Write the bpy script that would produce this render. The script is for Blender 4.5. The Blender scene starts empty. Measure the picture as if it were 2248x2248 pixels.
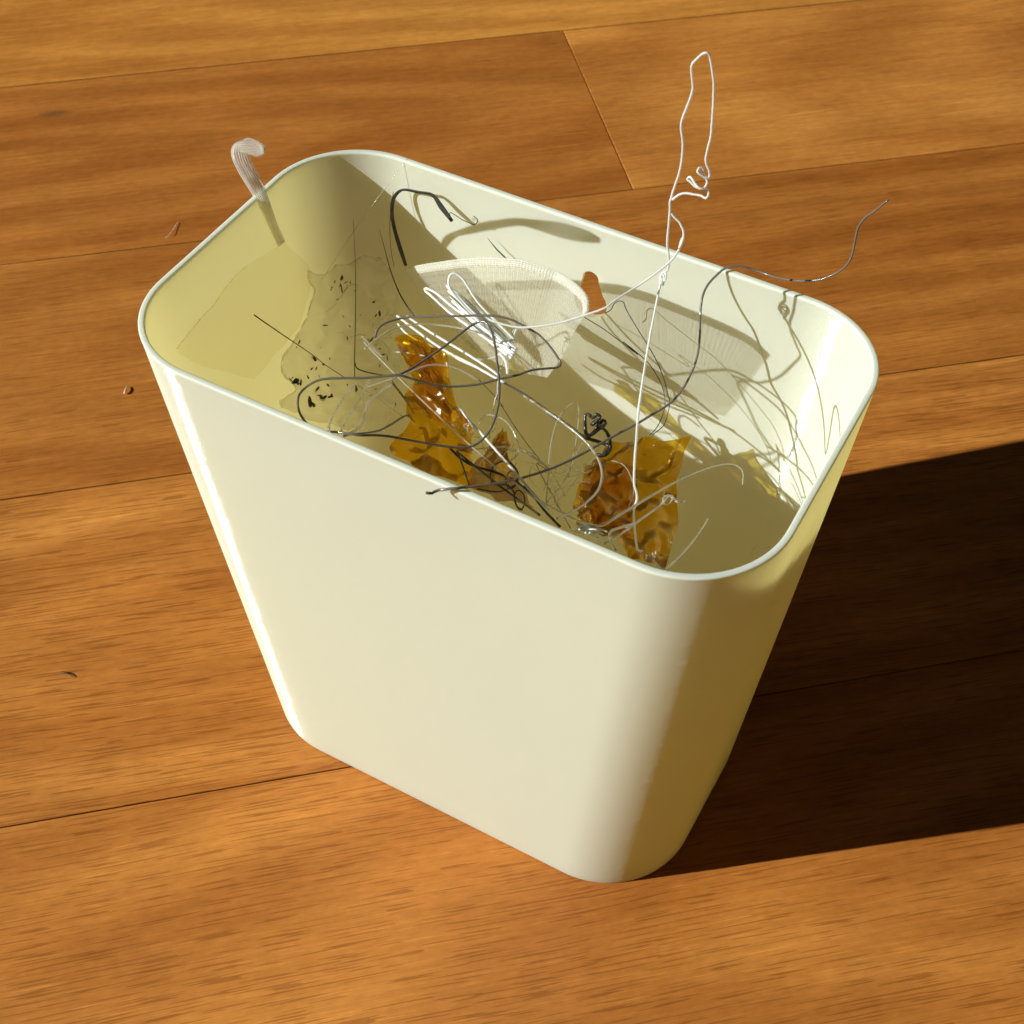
import bpy, bmesh, math, random
from mathutils import Vector, Matrix, noise
# ------------------------------------------------------------------ camera, light, exposure
scene = bpy.context.scene
scene.render.engine = 'CYCLES'
scene.cycles.use_denoising = True
scene.cycles.max_bounces = 14
scene.cycles.transparent_max_bounces = 40
scene.cycles.transmission_bounces = 12
scene.cycles.caustics_refractive = False
scene.cycles.caustics_reflective = False
scene.cycles.sample_clamp_indirect = 6.0
scene.cycles.use_adaptive_sampling = True; scene.cycles.adaptive_threshold = 0.015

cam_data = bpy.data.cameras.new('camera')
cam = bpy.data.objects.new('camera', cam_data)
scene.collection.objects.link(cam)
FW = Vector((-0.312165, 0.585539, -0.748129)); RT = Vector((0.875511, 0.483030, 0.012737)); UP = Vector((-0.368827, 0.651019, 0.663431))
m = Matrix((RT, UP, -FW)).transposed().to_4x4()
m.translation = Vector((0.113976, -0.208873, 0.356687))
cam.matrix_world = m
cam_data.sensor_fit = 'HORIZONTAL'; cam_data.sensor_width = 36.0
cam_data.lens = 51.9123
cam_data.clip_start = 0.005; cam_data.clip_end = 50
cam_data.dof.use_dof = True
cam_data.dof.focus_distance = 0.35
cam_data.dof.aperture_fstop = 56
scene.camera = cam

world = bpy.data.worlds.new('World'); scene.world = world; world.use_nodes = True
bg = world.node_tree.nodes['Background']
bg.inputs[0].default_value = (0.80, 0.90, 1.0, 1); bg.inputs[1].default_value = 0.02   # dim room around the patch of light

LIGHT_DIR = Vector((0.676428, 0.595303, -0.433659))           # low sunlight falling through a window
ld = bpy.data.lights.new('window_sunlight', 'SPOT')
ld.energy = 2900 * (14.0 / 6.0) ** 2; ld.color = (0.95, 1.0, 0.955); ld.shadow_soft_size = 0.056; ld.spot_size = math.radians(8.4); ld.spot_blend = 0.1
lo = bpy.data.objects.new('window_sunlight', ld); scene.collection.objects.link(lo)
lo.location = Vector((0.05, 0.0, 0.05)) - LIGHT_DIR * 14.0
lo.rotation_euler = LIGHT_DIR.to_track_quat('-Z', 'Y').to_euler()

vs = scene.view_settings
vs.view_transform = 'Standard'; vs.look = 'None'; vs.gamma = 1.0; vs.exposure = 0.0; vs.use_curve_mapping = False

# ------------------------------------------------------------------ helpers
COL = scene.collection
rnd = random.Random(11)
def link(name, verts, faces, mat, parent=None, smooth=True, sharp=None):
    me = bpy.data.meshes.new(name)
    me.from_pydata([tuple(v) for v in verts], [], faces); me.update()
    me.polygons.foreach_set('use_smooth', [smooth] * len(me.polygons))
    if sharp: me.set_sharp_from_angle(angle=math.radians(sharp))
    me.materials.append(mat)
    o = bpy.data.objects.new(name, me); COL.objects.link(o)
    if parent: o.parent = parent
    return o
def tag(o, label, cat, group=None):
    o['label'] = label; o['category'] = cat
    if group: o['group'] = group
    return o
def empty(name, loc):
    o = bpy.data.objects.new(name, None); COL.objects.link(o); o.location = loc; o.empty_display_size = 0.01
    return o
def catmull(pts, step):
    """points through the controls, about one every `step` metres"""
    P = [Vector(p) for p in pts]
    P = [P[0] * 2 - P[1]] + P + [P[-1] * 2 - P[-2]]
    out = []
    for i in range(1, len(P) - 2):
        a, b, c, d = P[i - 1:i + 3]
        n = max(2, int((c - b).length / step))
        for k in range(n):
            t = k / n
            out.append(0.5 * ((2 * b) + (c - a) * t + (2 * a - 5 * b + 4 * c - d) * t * t + (3 * b - a - 3 * c + d) * t ** 3))
    out.append(P[-2])
    return out
def tube_mesh(path, radii, sides=8):
    V, F = [], []
    t = (path[1] - path[0]).normalized()
    u = t.orthogonal().normalized()
    for i, p in enumerate(path):
        if i: 
            nt = (path[min(i + 1, len(path) - 1)] - path[i - 1])
            if nt.length > 1e-9: t = nt.normalized()
        u = (u - t * u.dot(t)).normalized(); w = t.cross(u)
        for k in range(sides):
            a = 2 * math.pi * k / sides
            V.append(p + (u * math.cos(a) + w * math.sin(a)) * radii[i])
    n = len(path)
    for i in range(n - 1):
        for k in range(sides):
            F.append((i * sides + k, i * sides + (k + 1) % sides, (i + 1) * sides + (k + 1) % sides, (i + 1) * sides + k))
    for e, rev in ((0, True), (n - 1, False)):
        V.append(path[e] + (path[e] - path[1 if e == 0 else n - 2]).normalized() * radii[e] * 0.5); c = len(V) - 1
        for k in range(sides):
            q = (e * sides + k, e * sides + (k + 1) % sides, c)
            F.append(q[::-1] if rev else q)
    return V, F
def tube(name, pts_mm, rad_mm, mat, lump=0.06, parent=None, step=0.0005, sides=8):
    path = catmull([Vector(p) * 0.001 for p in pts_mm], step)
    n = len(path); off = rnd.uniform(0, 100)
    r0, r1 = rad_mm
    rad = []
    for i, p in enumerate(path):
        f = i / (n - 1)
        r = (r0 + (r1 - r0) * min(1, f * 1.6)) * 0.001
        q = p * 900 + Vector((off, 0, 0)); q2 = p * 2600 + Vector((0, off, 0))
        r *= 1 + lump * (noise.noise(q) * 1.2 + noise.noise(q2) * 0.8)
        rad.append(max(r, 0.00003))
        path[i] = p + Vector((noise.noise(q2 + Vector((7, 0, 0))), noise.noise(q2 + Vector((0, 9, 0))), noise.noise(q2 + Vector((0, 0, 5))))) * r0 * 0.001 * 0.18
    V, F = tube_mesh(path, rad, sides)
    return link(name, V, F, mat, parent)
def cr1(a, b, c, d, t):
    return 0.5 * ((2 * b) + (c - a) * t + (2 * a - 5 * b + 4 * c - d) * t * t + (3 * b - a - 3 * c + d) * t ** 3)
def refine(rows, ku, kv):
    """smooth a coarse grid of points (mm) into a fine one (metres)"""
    R = [[Vector(p) * 0.001 for p in r] for r in rows]
    def line(L, k):
        E = [L[0] * 2 - L[1]] + L + [L[-1] * 2 - L[-2]]
        o = []
        for i in range(1, len(E) - 2):
            for j in range(k): o.append(cr1(E[i - 1], E[i], E[i + 1], E[i + 2], j / k))
        return o + [L[-1]]
    R = [line(r, ku) for r in R]
    cols = [line([R[j][i] for j in range(len(R))], kv) for i in range(len(R[0]))]
    return [[cols[i][j] for i in range(len(cols))] for j in range(len(cols[0]))]
def grid_normals(G):
    N = []
    for j in range(len(G)):
        row = []
        for i in range(len(G[0])):
            a = G[j][min(i + 1, len(G[0]) - 1)] - G[j][max(i - 1, 0)]
            b = G[min(j + 1, len(G) - 1)][i] - G[max(j - 1, 0)][i]
            n = a.cross(b); row.append(n.normalized() if n.length > 1e-12 else Vector((0, 0, 1)))
        N.append(row)
    return N
def sheet(name, G, th, mat, parent=None, smooth=True):
    """a closed thin sheet over a grid of points"""
    N = grid_normals(G); nv, nu = len(G), len(G[0])
    V = [G[j][i] + N[j][i] * th / 2 for j in range(nv) for i in range(nu)] + [G[j][i] - N[j][i] * th / 2 for j in range(nv) for i in range(nu)]
    F = []; o = nu * nv
    for j in range(nv - 1):
        for i in range(nu - 1):
            a, b, c, d = j * nu + i, j * nu + i + 1, (j + 1) * nu + i + 1, (j + 1) * nu + i
            F.append((a, b, c, d)); F.append((d + o, c + o, b + o, a + o))
    rim = [i for i in range(nu)] + [j * nu + nu - 1 for j in range(1, nv)] + [(nv - 1) * nu + i for i in range(nu - 2, -1, -1)] + [j * nu for j in range(nv - 2, 0, -1)]
    for a, b in zip(rim, rim[1:] + rim[:1]): F.append((b, a, a + o, b + o))
    return link(name, V, F, mat, parent, smooth)

# ------------------------------------------------------------------ materials
def new_mat(name):
    mt = bpy.data.materials.new(name); mt.use_nodes = True
    nt = mt.node_tree
    for n in list(nt.nodes): nt.nodes.remove(n)
    out = nt.nodes.new('ShaderNodeOutputMaterial')
    def N(kind, **kw):
        n = nt.nodes.new('ShaderNode' + kind)
        for k, v in kw.items():
            if k.startswith('_'): setattr(n, k[1:], v)
            else: n.inputs[k.replace('__', ' ')].default_value = v
        return n
    def Lk(a, b): nt.links.new(a, b)
    return mt, nt, out, N, Lk

def mat_bin(name, thru):
    mt, nt, out, N, Lk = new_mat(name)
    # thin milky wall: half of the light scatters back, half glows through, losing blue on the way
    p = N('BsdfPrincipled', **{'Base Color': (0.93, 0.98, 0.94, 1), 'Roughness': 0.42, 'IOR': 1.46})
    tl = N('BsdfTranslucent'); tl.inputs[0].default_value = (1.0, 0.93, 0.565, 1)
    mx = N('MixShader'); mx.inputs[0].default_value = thru
    g = N('NewGeometry'); sep = N('SeparateXYZ'); Lk(g.outputs['Position'], sep.inputs[0])
    # printed layer lines: tight horizontal ridges that waver a little
    mp = N('Mapping'); mp.inputs['Scale'].default_value = (60, 60, 2600); Lk(g.outputs['Position'], mp.inputs['Vector'])
    n1 = N('TexNoise', **{'Scale': 1.0, 'Detail': 3.0, 'Roughness': 0.6}); Lk(mp.outputs[0], n1.inputs['Vector'])
    mp2 = N('Mapping'); mp2.inputs['Scale'].default_value = (900, 900, 4500); Lk(g.outputs['Position'], mp2.inputs['Vector'])
    n2 = N('TexNoise', **{'Scale': 1.0, 'Detail': 2.0}); Lk(mp2.outputs[0], n2.inputs['Vector'])
    ad = N('Math', _operation='ADD'); Lk(n1.outputs[0], ad.inputs[0]); Lk(n2.outputs[0], ad.inputs[1])
    bp = N('Bump', **{'Strength': 0.35, 'Distance': 0.00006}); Lk(ad.outputs[0], bp.inputs['Height'])
    Lk(bp.outputs[0], p.inputs['Normal'])
    # glossy skin of rounded printed layers: each layer is a small half-round ridge
    zz = N('Math', _operation='MULTIPLY'); zz.inputs[1].default_value = 1.0 / 0.00024; Lk(sep.outputs[2], zz.inputs[0])
    fc = N('Math', _operation='FRACT'); Lk(zz.outputs[0], fc.inputs[0])
    sl = N('MapRange'); sl.inputs['To Min'].default_value = -1.5; sl.inputs['To Max'].default_value = 1.5; Lk(fc.outputs[0], sl.inputs[0])
    tilt = N('CombineXYZ'); Lk(sl.outputs[0], tilt.inputs[2])
    mp3 = N('Mapping'); mp3.inputs['Scale'].default_value = (1500, 1500, 2600); Lk(g.outputs['Position'], mp3.inputs['Vector'])
    n3 = N('TexNoise', **{'Scale': 1.0, 'Detail': 1.0}); Lk(mp3.outputs[0], n3.inputs['Vector'])
    j3 = N('VectorMath', _operation='SUBTRACT'); j3.inputs[1].default_value = (0.5, 0.5, 0.5); Lk(n3.outputs['Color'], j3.inputs[0])
    j4 = N('VectorMath', _operation='SCALE'); j4.inputs['Scale'].default_value = 0.42; Lk(j3.outputs[0], j4.inputs[0])
    a3 = N('VectorMath', _operation='ADD'); Lk(g.outputs['Normal'], a3.inputs[0]); Lk(tilt.outputs[0], a3.inputs[1])
    a4 = N('VectorMath', _operation='ADD'); Lk(a3.outputs[0], a4.inputs[0]); Lk(j4.outputs[0], a4.inputs[1])
    cb = N('VectorMath', _operation='NORMALIZE'); Lk(a4.outputs[0], cb.inputs[0])
    gl = N('BsdfGlossy', _distribution='BECKMANN', **{'Roughness': 0.12}); Lk(cb.outputs[0], gl.inputs['Normal'])
    sk = N('MixShader'); sk.inputs[0].default_value = 0.07
    p.inputs['Specular IOR Level'].default_value = 0.0
    Lk(p.outputs[0], mx.inputs[1]); Lk(tl.outputs[0], mx.inputs[2]); Lk(mx.outputs[0], sk.inputs[1]); Lk(gl.outputs[0], sk.inputs[2]); Lk(sk.outputs[0], out.inputs[0])
    return mt

def mat_wood():
    mt, nt, out, N, Lk = new_mat('oiled_hardwood')
    tc = N('TexCoord'); oi = N('ObjectInfo')
    rv = N('Math', _operation='MULTIPLY'); rv.inputs[1].default_value = 37.0; Lk(oi.outputs['Random'], rv.inputs[0])
    cx = N('CombineXYZ'); Lk(rv.outputs[0], cx.inputs[0]); Lk(rv.outputs[0], cx.inputs[1]); Lk(rv.outputs[0], cx.inputs[2])
    av = N('VectorMath', _operation='ADD'); Lk(tc.outputs['Object'], av.inputs[0]); Lk(cx.outputs[0], av.inputs[1])
    # slow waver so the grain is not ruler straight
    wn = N('TexNoise', **{'Scale': 5.0, 'Detail': 2.0}); Lk(av.outputs[0], wn.inputs['Vector'])
    ws = N('VectorMath', _operation='SUBTRACT'); ws.inputs[1].default_value = (0.5, 0.5, 0.5); Lk(wn.outputs['Color'], ws.inputs[0])
    wm = N('VectorMath', _operation='MULTIPLY'); wm.inputs[1].default_value = (0.0, 0.007, 0.0); Lk(ws.outputs[0], wm.inputs[0])
    wv = N('VectorMath', _operation='ADD'); Lk(av.outputs[0], wv.inputs[0]); Lk(wm.outputs[0], wv.inputs[1])
    def stretched(sx, sy, scale, detail=4, rough=0.55):
        mp = N('Mapping'); mp.inputs['Scale'].default_value = (sx, sy, 1); Lk(wv.outputs[0], mp.inputs['Vector'])
        n = N('TexNoise', **{'Scale': scale, 'Detail': detail, 'Roughness': rough}); Lk(mp.outputs[0], n.inputs['Vector'])
        return n.outputs[0]
    def ramp(src, a, b, ca=(0, 0, 0, 1), cb=(1, 1, 1, 1)):
        r = N('ValToRGB'); r.color_ramp.elements[0].position = a; r.color_ramp.elements[1].position = b
        r.color_ramp.elements[0].color = ca; r.color_ramp.elements[1].color = cb
        Lk(src, r.inputs[0]); return r.outputs[0]
    def mix(fac, a, b, mode='MIX', f=None):
        n = N('Mix', _data_type='RGBA', _blend_type=mode)
        if fac is not None: Lk(fac, n.inputs[0])
        else: n.inputs[0].default_value = f
        for s, v in ((6, a), (7, b)):
            if isinstance(v, tuple): n.inputs[s].default_value = v
            else: Lk(v, n.inputs[s])
        return n.outputs[2]
    broad = stretched(3, 26, 1.0, 3)
    fine = stretched(16, 520, 1.0, 5, 0.72)
    hairl = stretched(45, 2600, 1.0, 2, 0.6)
    pore = stretched(64, 1900, 1.0, 0, 0.5)
    mott = stretched(240, 420, 1.0, 4, 0.65)
    lite = stretched(55, 1700, 1.0, 2, 0.5)
    pden = stretched(10, 45, 1.0, 3)
    patch = stretched(14, 20, 1.0, 4)
    fr_ = N('Math', _operation='MULTIPLY_ADD'); fr_.inputs[1].default_value = -0.3; fr_.inputs[2].default_value = -0.42; Lk(oi.outputs['Random'], fr_.inputs[0])
    fx = N('CombineXYZ'); Lk(fr_.outputs[0], fx.inputs[0])
    fo = N('VectorMath', _operation='ADD'); Lk(tc.outputs['Object'], fo.inputs[0]); Lk(fx.outputs[0], fo.inputs[1])
    fig = N('TexWave', _wave_type='RINGS', _rings_direction='Z', **{'Scale': 0.55, 'Distortion': 5.0, 'Detail': 3.0, 'Detail Scale': 1.2})
    mpf = N('Mapping'); mpf.inputs['Scale'].default_value = (5, 32, 1); Lk(fo.outputs[0], mpf.inputs['Vector']); Lk(mpf.outputs[0], fig.inputs['Vector'])
    c = mix(ramp(broad, 0.3, 0.7), (0.52, 0.182, 0.032, 1), (0.72, 0.298, 0.064, 1))
    c = mix(ramp(fine, 0.35, 0.68), mix(None, c, (0.74, 0.68, 0.62, 1), 'MULTIPLY', 0.55), c)
    c = mix(ramp(hairl, 0.38, 0.62), mix(None, c, (0.82, 0.77, 0.72, 1), 'MULTIPLY', 0.45), c)
    c = mix(ramp(fig.outputs[0], 0.2, 0.9), mix(None, c, (0.84, 0.79, 0.74, 1), 'MULTIPLY', 1.0), c)
    c = mix(ramp(patch, 0.5, 0.72), c, mix(None, c, (1.18, 1.20, 1.18, 1), 'MULTIPLY', 1.0))
    pa = N('Math', _operation='MULTIPLY_ADD'); pa.inputs[1].default_value = 0.22; Lk(pden, pa.inputs[0]); Lk(pore, pa.inputs[2])
    pr = ramp(pa.outputs[0], 0.735, 0.765)
    ps = N('Math', _operation='MULTIPLY'); Lk(pr, ps.inputs[0]); Lk(oi.outputs['Alpha'], ps.inputs[1])   # some boards are closer grained than others
    c = mix(ps.outputs[0], c, mix(None, c, (0.50, 0.40, 0.32, 1), 'MULTIPLY', 0.8))
    c = mix(ramp(mott, 0.3, 0.7), mix(None, c, (0.84, 0.80, 0.76, 1), 'MULTIPLY', 1.0), c)
    c = mix(ramp(lite, 0.60, 0.72), c, mix(None, c, (1.22, 1.26, 1.30, 1), 'MULTIPLY', 1.0))
    c = mix(None, c, oi.outputs['Color'], 'MULTIPLY', 1.0)
    # scattered bruises and nail-like nicks in the boards
    vo = N('TexVoronoi', **{'Scale': 16.0, 'Randomness': 1.0}); mpv = N('Mapping'); mpv.inputs['Scale'].default_value = (0.45, 1, 1); Lk(wv.outputs[0], mpv.inputs['Vector']); Lk(mpv.outputs[0], vo.inputs['Vector'])
    nk = ramp(vo.outputs['Distance'], 0.02, 0.06, (1, 1, 1, 1), (0, 0, 0, 1))
    nk2 = N('Math', _operation='MULTIPLY'); Lk(nk, nk2.inputs[0]); Lk(ramp(fine, 0.45, 0.55), nk2.inputs[1])
    c = mix(nk2.outputs[0], c, (0.16, 0.07, 0.02, 1))
    p = N('BsdfPrincipled', **{'Roughness': 0.42, 'IOR': 1.45}); Lk(c, p.inputs['Base Color'])
    p.inputs['Specular IOR Level'].default_value = 0.35
    rr = N('MapRange'); rr.inputs['To Min'].default_value = 0.36; rr.inputs['To Max'].default_value = 0.55; Lk(fine, rr.inputs[0]); Lk(rr.outputs[0], p.inputs['Roughness'])
    hs = N('Math', _operation='SUBTRACT'); Lk(fine, hs.inputs[0]); Lk(pr, hs.inputs[1])
    bp = N('Bump', **{'Strength': 0.25, 'Distance': 0.0002}); Lk(hs.outputs[0], bp.inputs['Height']); Lk(bp.outputs[0], p.inputs['Normal'])
    Lk(p.outputs[0], out.inputs[0])
    return mt

def mat_simple(name, col, rough=0.4, trans=0.0, transp=0.0, translucent=0.0, ior=1.46, bump=None):
    """plastic: principled, optionally part translucent (light glows through) and part see-through"""
    mt, nt, out, N, Lk = new_mat(name)
    p = N('BsdfPrincipled', **{'Base Color': col + (1,), 'Roughness': rough, 'IOR': ior})
    p.inputs['Transmission Weight'].default_value = trans
    if bump:
        g = N('NewGeometry'); n = N('TexNoise', **{'Scale': bump[0], 'Detail': 3.0}); Lk(g.outputs['Position'], n.inputs['Vector'])
        b = N('Bump', **{'Strength': bump[1], 'Distance': bump[2]}); Lk(n.outputs[0], b.inputs['Height']); Lk(b.outputs[0], p.inputs['Normal'])
    s = p.outputs[0]
    if translucent:
        t = N('BsdfTranslucent'); t.inputs[0].default_value = col + (1,)
        m2 = N('MixShader'); m2.inputs[0].default_value = translucent; Lk(s, m2.inputs[1]); Lk(t.outputs[0], m2.inputs[2]); s = m2.outputs[0]
    if transp:
        t = N('BsdfTransparent'); t.inputs[0].default_value = (0.98, 0.97, 0.94, 1)
        m2 = N('MixShader'); m2.inputs[0].default_value = transp; Lk(s, m2.inputs[1]); Lk(t.outputs[0], m2.inputs[2]); s = m2.outputs[0]
    Lk(s, out.inputs[0])
    return mt

def mat_amber():
    mt, nt, out, N, Lk = new_mat('amber_film')
    t = N('BsdfTransparent'); t.inputs[0].default_value = (1.0, 0.84, 0.22, 1)
    d = N('BsdfTranslucent'); d.inputs[0].default_value = (1.0, 0.58, 0.04, 1)
    gl = N('BsdfGlossy', **{'Roughness': 0.2}); gl.inputs[0].default_value = (1, 0.95, 0.85, 1)
    m1 = N('MixShader'); m1.inputs[0].default_value = 0.30; Lk(t.outputs[0], m1.inputs[1]); Lk(d.outputs[0], m1.inputs[2])
    fr = N('Fresnel'); fr.inputs[0].default_value = 1.3
    m2 = N('MixShader'); Lk(fr.outputs[0], m2.inputs[0]); Lk(m1.outputs[0], m2.inputs[1]); Lk(gl.outputs[0], m2.inputs[2])
    Lk(m2.outputs[0], out.inputs[0])
    return mt

M = {
    'bin': mat_bin('cream_printed_plastic', 0.55), 'rim': mat_bin('cream_printed_rim', 0.36), 'wood': mat_wood(), 'amber': mat_amber(),
    'milky': mat_simple('milky_filament', (0.88, 0.87, 0.84), 0.28, translucent=0.35, transp=0.12, bump=(1500, 0.5, 0.0001)),
    'milkywhite': mat_simple('white_filament', (0.90, 0.90, 0.88), 0.3, translucent=0.3),
    'clear': mat_simple('clear_filament', (0.92, 0.91, 0.86), 0.12, trans=0.6, bump=(1200, 0.4, 0.0001)),
    'clear2': mat_simple('clear_plastic', (0.96, 0.93, 0.84), 0.10, trans=0.8, translucent=0.1, bump=(1200, 0.4, 0.0001)),
    'smoke': mat_simple('smoky_filament', (0.17, 0.145, 0.12), 0.16, trans=0.2),
    'smoke2': mat_simple('grey_filament', (0.15, 0.13, 0.105), 0.14, trans=0.15),
    'black': mat_simple('black_filament', (0.018, 0.016, 0.013), 0.3),
    'black2': mat_simple('dark_filament', (0.028, 0.025, 0.02), 0.25),
    'hook': mat_simple('clear_strip', (0.95, 0.93, 0.90), 0.2, transp=0.52, translucent=0.8, bump=(600, 0.4, 0.0002)),
    'film': mat_simple('clear_film', (0.93, 0.92, 0.87), 0.2, transp=0.95, translucent=0.9, bump=(250, 0.4, 0.0002)),
    'speck': mat_simple('dirty_film', (0.93, 0.92, 0.87), 0.22, transp=0.62, translucent=0.8, bump=(500, 0.9, 0.0008)),
    'cup': mat_simple('frosted_print', (0.90, 0.89, 0.84), 0.2, transp=0.79, translucent=0.45),
    'cuprim': mat_simple('frosted_rim', (0.92, 0.91, 0.88), 0.16, transp=0.56, translucent=0.35),
    'crease': mat_simple('pale_crease', (0.82, 0.80, 0.72), 0.2, transp=0.74, translucent=0.7),
    'fleck': mat_simple('burnt_fleck', (0.03, 0.02, 0.01), 0.5),
    'gap': mat_simple('dark_joint', (0.09, 0.045, 0.018), 0.9),
    'chip': mat_simple('pale_chip', (0.75, 0.6, 0.4), 0.5),
}

# ------------------------------------------------------------------ floor: boards in rows with open joints
TH = 0.713450; BW = 0.122012; BO = -0.357830; EJ = 0.103269
floor = link('floor', [(-2.5, -2.5, -0.006), (2.5, -2.5, -0.006), (2.5, 2.5, -0.006), (-2.5, 2.5, -0.006)], [(0, 1, 2, 3)], M['gap'], smooth=False)
floor['kind'] = 'structure'; floor['label'] = 'honey brown hardwood strip floor lit by low sun'
dv = Vector((math.cos(TH), math.sin(TH), 0)); nv = Vector((math.sin(TH), -math.cos(TH), 0))
def plank_mesh(length, width):
    bm = bmesh.new()
    bmesh.ops.create_cube(bm, size=1)
    for v in bm.verts: v.co = Vector((v.co.x * length, v.co.y * width, v.co.z * 0.014 - 0.007))
    bmesh.ops.bevel(bm, geom=[e for e in bm.edges if all(v.co.z > -0.001 for v in e.verts)], offset=0.00022, segments=2, profile=0.6, affect='EDGES')
    me = bpy.data.meshes.new('plank'); bm.to_mesh(me); bm.free(); me.materials.append(M['wood'])
    return me
TINT = {(-1, 0): (1.17, 1.28, 1.2), (0, 0): (0.86, 0.80, 0.73), (0, 1): (1.07, 1.09, 1.06), (1, 0): (0.90, 0.87, 0.81), (2, 0): (0.98, 0.97, 0.95), (3, 0): (1.0, 0.97, 0.92), (4, 0): (1.0, 1.0, 0.96)}
for row in range(-9, 9):
    # row k lies between joint line k and k + 1, counted toward the camera
    w = BW - {-1: 0.0006, 0: 0.0004, 1: 0.0005, 2: 0.0004}.get(row, rnd.uniform(0.00025, 0.0004))
    cy = BO + (row + 0.5) * BW
    if row == 0: spans = [(-1.6, EJ, 0), (EJ, 1.9, 1)]
    elif -2 < row < 5: spans = [(-1.5 - 0.1 * row, 0.95 + 0.07 * row, 0), (0.95 + 0.07 * row, 2.2, 1)]
    else:
        j = rnd.uniform(-0.9, 0.4); spans = [(-2.0, j, 0), (j, j + 1.5, 1), (j + 1.5, 2.4, 2)]
    for a, b, k in spans:
        me = plank_mesh(b - a - 0.0004, w)
        o = bpy.data.objects.new('plank', me); COL.objects.link(o); o.parent = floor
        p = dv * ((a + b) / 2) + nv * cy
        o.location = (p.x, p.y, rnd.uniform(-0.00012, 0.0)); o.rotation_euler = (0, 0, TH)
        t = TINT.get((row, k)) or tuple(v * rnd.uniform(0.92, 1.06) for v in (1, 0.98, 0.95))
        o.color = (*t, {-1: 0.3, 0: 0.35, 1: 0.6, 2: 0.75, 3: 0.7, 4: 0.8}.get(row, 0.6))

# ------------------------------------------------------------------ the bin
BL, BD, BLb, BDb, RTOP, RBOT, HGT, OY, WALL = 0.150000, 0.088502, 0.126402, 0.075995, 0.022356, 0.024473, 0.145718, 0.002774, 0.001400
def ring(z, off, corner=30, nl=64, ns=36):
    """points of the rounded rectangle at height z, pulled in by off; starts mid right end, counter-clockwise"""
    k = z / HGT
    l = BLb + (BL - BLb) * k - 2 * off; d = BDb + (BD - BDb) * k - 2 * off; r = RBOT + (RTOP - RBOT) * k - off; oy = OY * (1 - k)
    pts = []
    def seg(a, b, n):
        for i in range(n): pts.append(((a[0] + (b[0] - a[0]) * i / n), (a[1] + (b[1] - a[1]) * i / n), None))
    def arc(cx, cy, a0):
        for i in range(corner):
            a = math.radians(a0 + 90 * i / corner); pts.append((cx + r * math.cos(a), cy + r * math.sin(a), a0 + 90 * i / corner))
    X, Y = l / 2, d / 2
    arc(X - r, Y - r, 0); seg((X - r, Y), (-X + r, Y), nl)
    arc(-X + r, Y - r, 90); seg((-X, Y - r), (-X, -Y + r), ns)
    arc(-X + r, -Y + r, 180); seg((-X + r, -Y), (X - r, -Y), nl)
    arc(X - r, -Y + r, 270); seg((X, -Y + r), (X, Y - r), ns)
    return [(x, y + oy, z, a) for x, y, a in pts]
bin_root = tag(empty('waste_bin', (0, 0, 0)), 'cream 3D-printed tapered bin with rounded corners holding plastic scraps', 'bin')
def loft(rings, name, mat, cap0=False, cap1=False, close=False):
    V, F = [], []; n = len(rings[0])
    for r in rings: V += [Vector(q[:3]) for q in r]
    m_ = len(rings)
    for j in range(m_ if close else m_ - 1):
        j2 = (j + 1) % m_
        for i in range(n):
            F.append((j * n + i, j * n + (i + 1) % n, j2 * n + (i + 1) % n, j2 * n + i))
    if cap0: F.append(tuple(range(n))[::-1])
    if cap1: F.append(tuple((m_ - 1) * n + i for i in range(n)))
    return V, F
RIM_H = 0.0007
rings = []
for z, off in ((0.0, 0.0006), (0.0003, 0.0001)): rings.append(ring(z, off))
NR = 250
bumps = [(rnd.uniform(0.004, HGT * 0.93), rnd.gauss(0, 1.6), rnd.uniform(0.00002, 0.00008), rnd.uniform(0.00035, 0.0008)) for _ in range(110)]
for i in range(NR + 1):
    z = 0.0008 + (HGT - RIM_H - 0.0008) * i / NR
    R = ring(z, 0.0)
    lay = rnd.uniform(-1, 1) * 0.000005
    k = z / HGT
    seam = 305.5 + 2.0 * (1 - k) + rnd.gauss(0, 0.5)
    out_r = []
    for (x, y, zz, a) in R:
        dsp = lay + 0.000012 * noise.noise(Vector((x * 14, y * 14, z * 230)))
        if a is not None and a > 285 and a < 330:
            if abs(a - seam) < 4: dsp += 0.000018 * math.exp(-((a - seam) / 2.2) ** 2) * (0.4 + rnd.random())
            for bz, ba, bh, bw in bumps:
                if abs(bz - z) < bw * 2.5:
                    dsp += bh * math.exp(-((z - bz) / bw) ** 2 - ((a - seam - ba) * 0.42 * 0.001 / bw) ** 2)
        c = Vector((x, y - OY * (1 - k), 0))
        # outward direction of the rounded outline
        l = (BLb + (BL - BLb) * k) / 2; d = (BDb + (BD - BDb) * k) / 2; r = RBOT + (RTOP - RBOT) * k
        nx = max(abs(c.x) - (l - r), 0) * (1 if c.x > 0 else -1); ny = max(abs(c.y) - (d - r), 0) * (1 if c.y > 0 else -1)
        nn = Vector((nx, ny, 0)).normalized()
        out_r.append((x + nn.x * dsp, y + nn.y * dsp, z, a))
    rings.append(out_r)
for i in range(61):
    z = HGT - RIM_H - (HGT - RIM_H - WALL) * i / 60
    rings.append(ring(z, WALL))
V, F = loft(rings, 'wall', M['bin'], cap0=True, cap1=True)
body = link('wall', V, F, M['bin'], bin_root, sharp=40)
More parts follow.
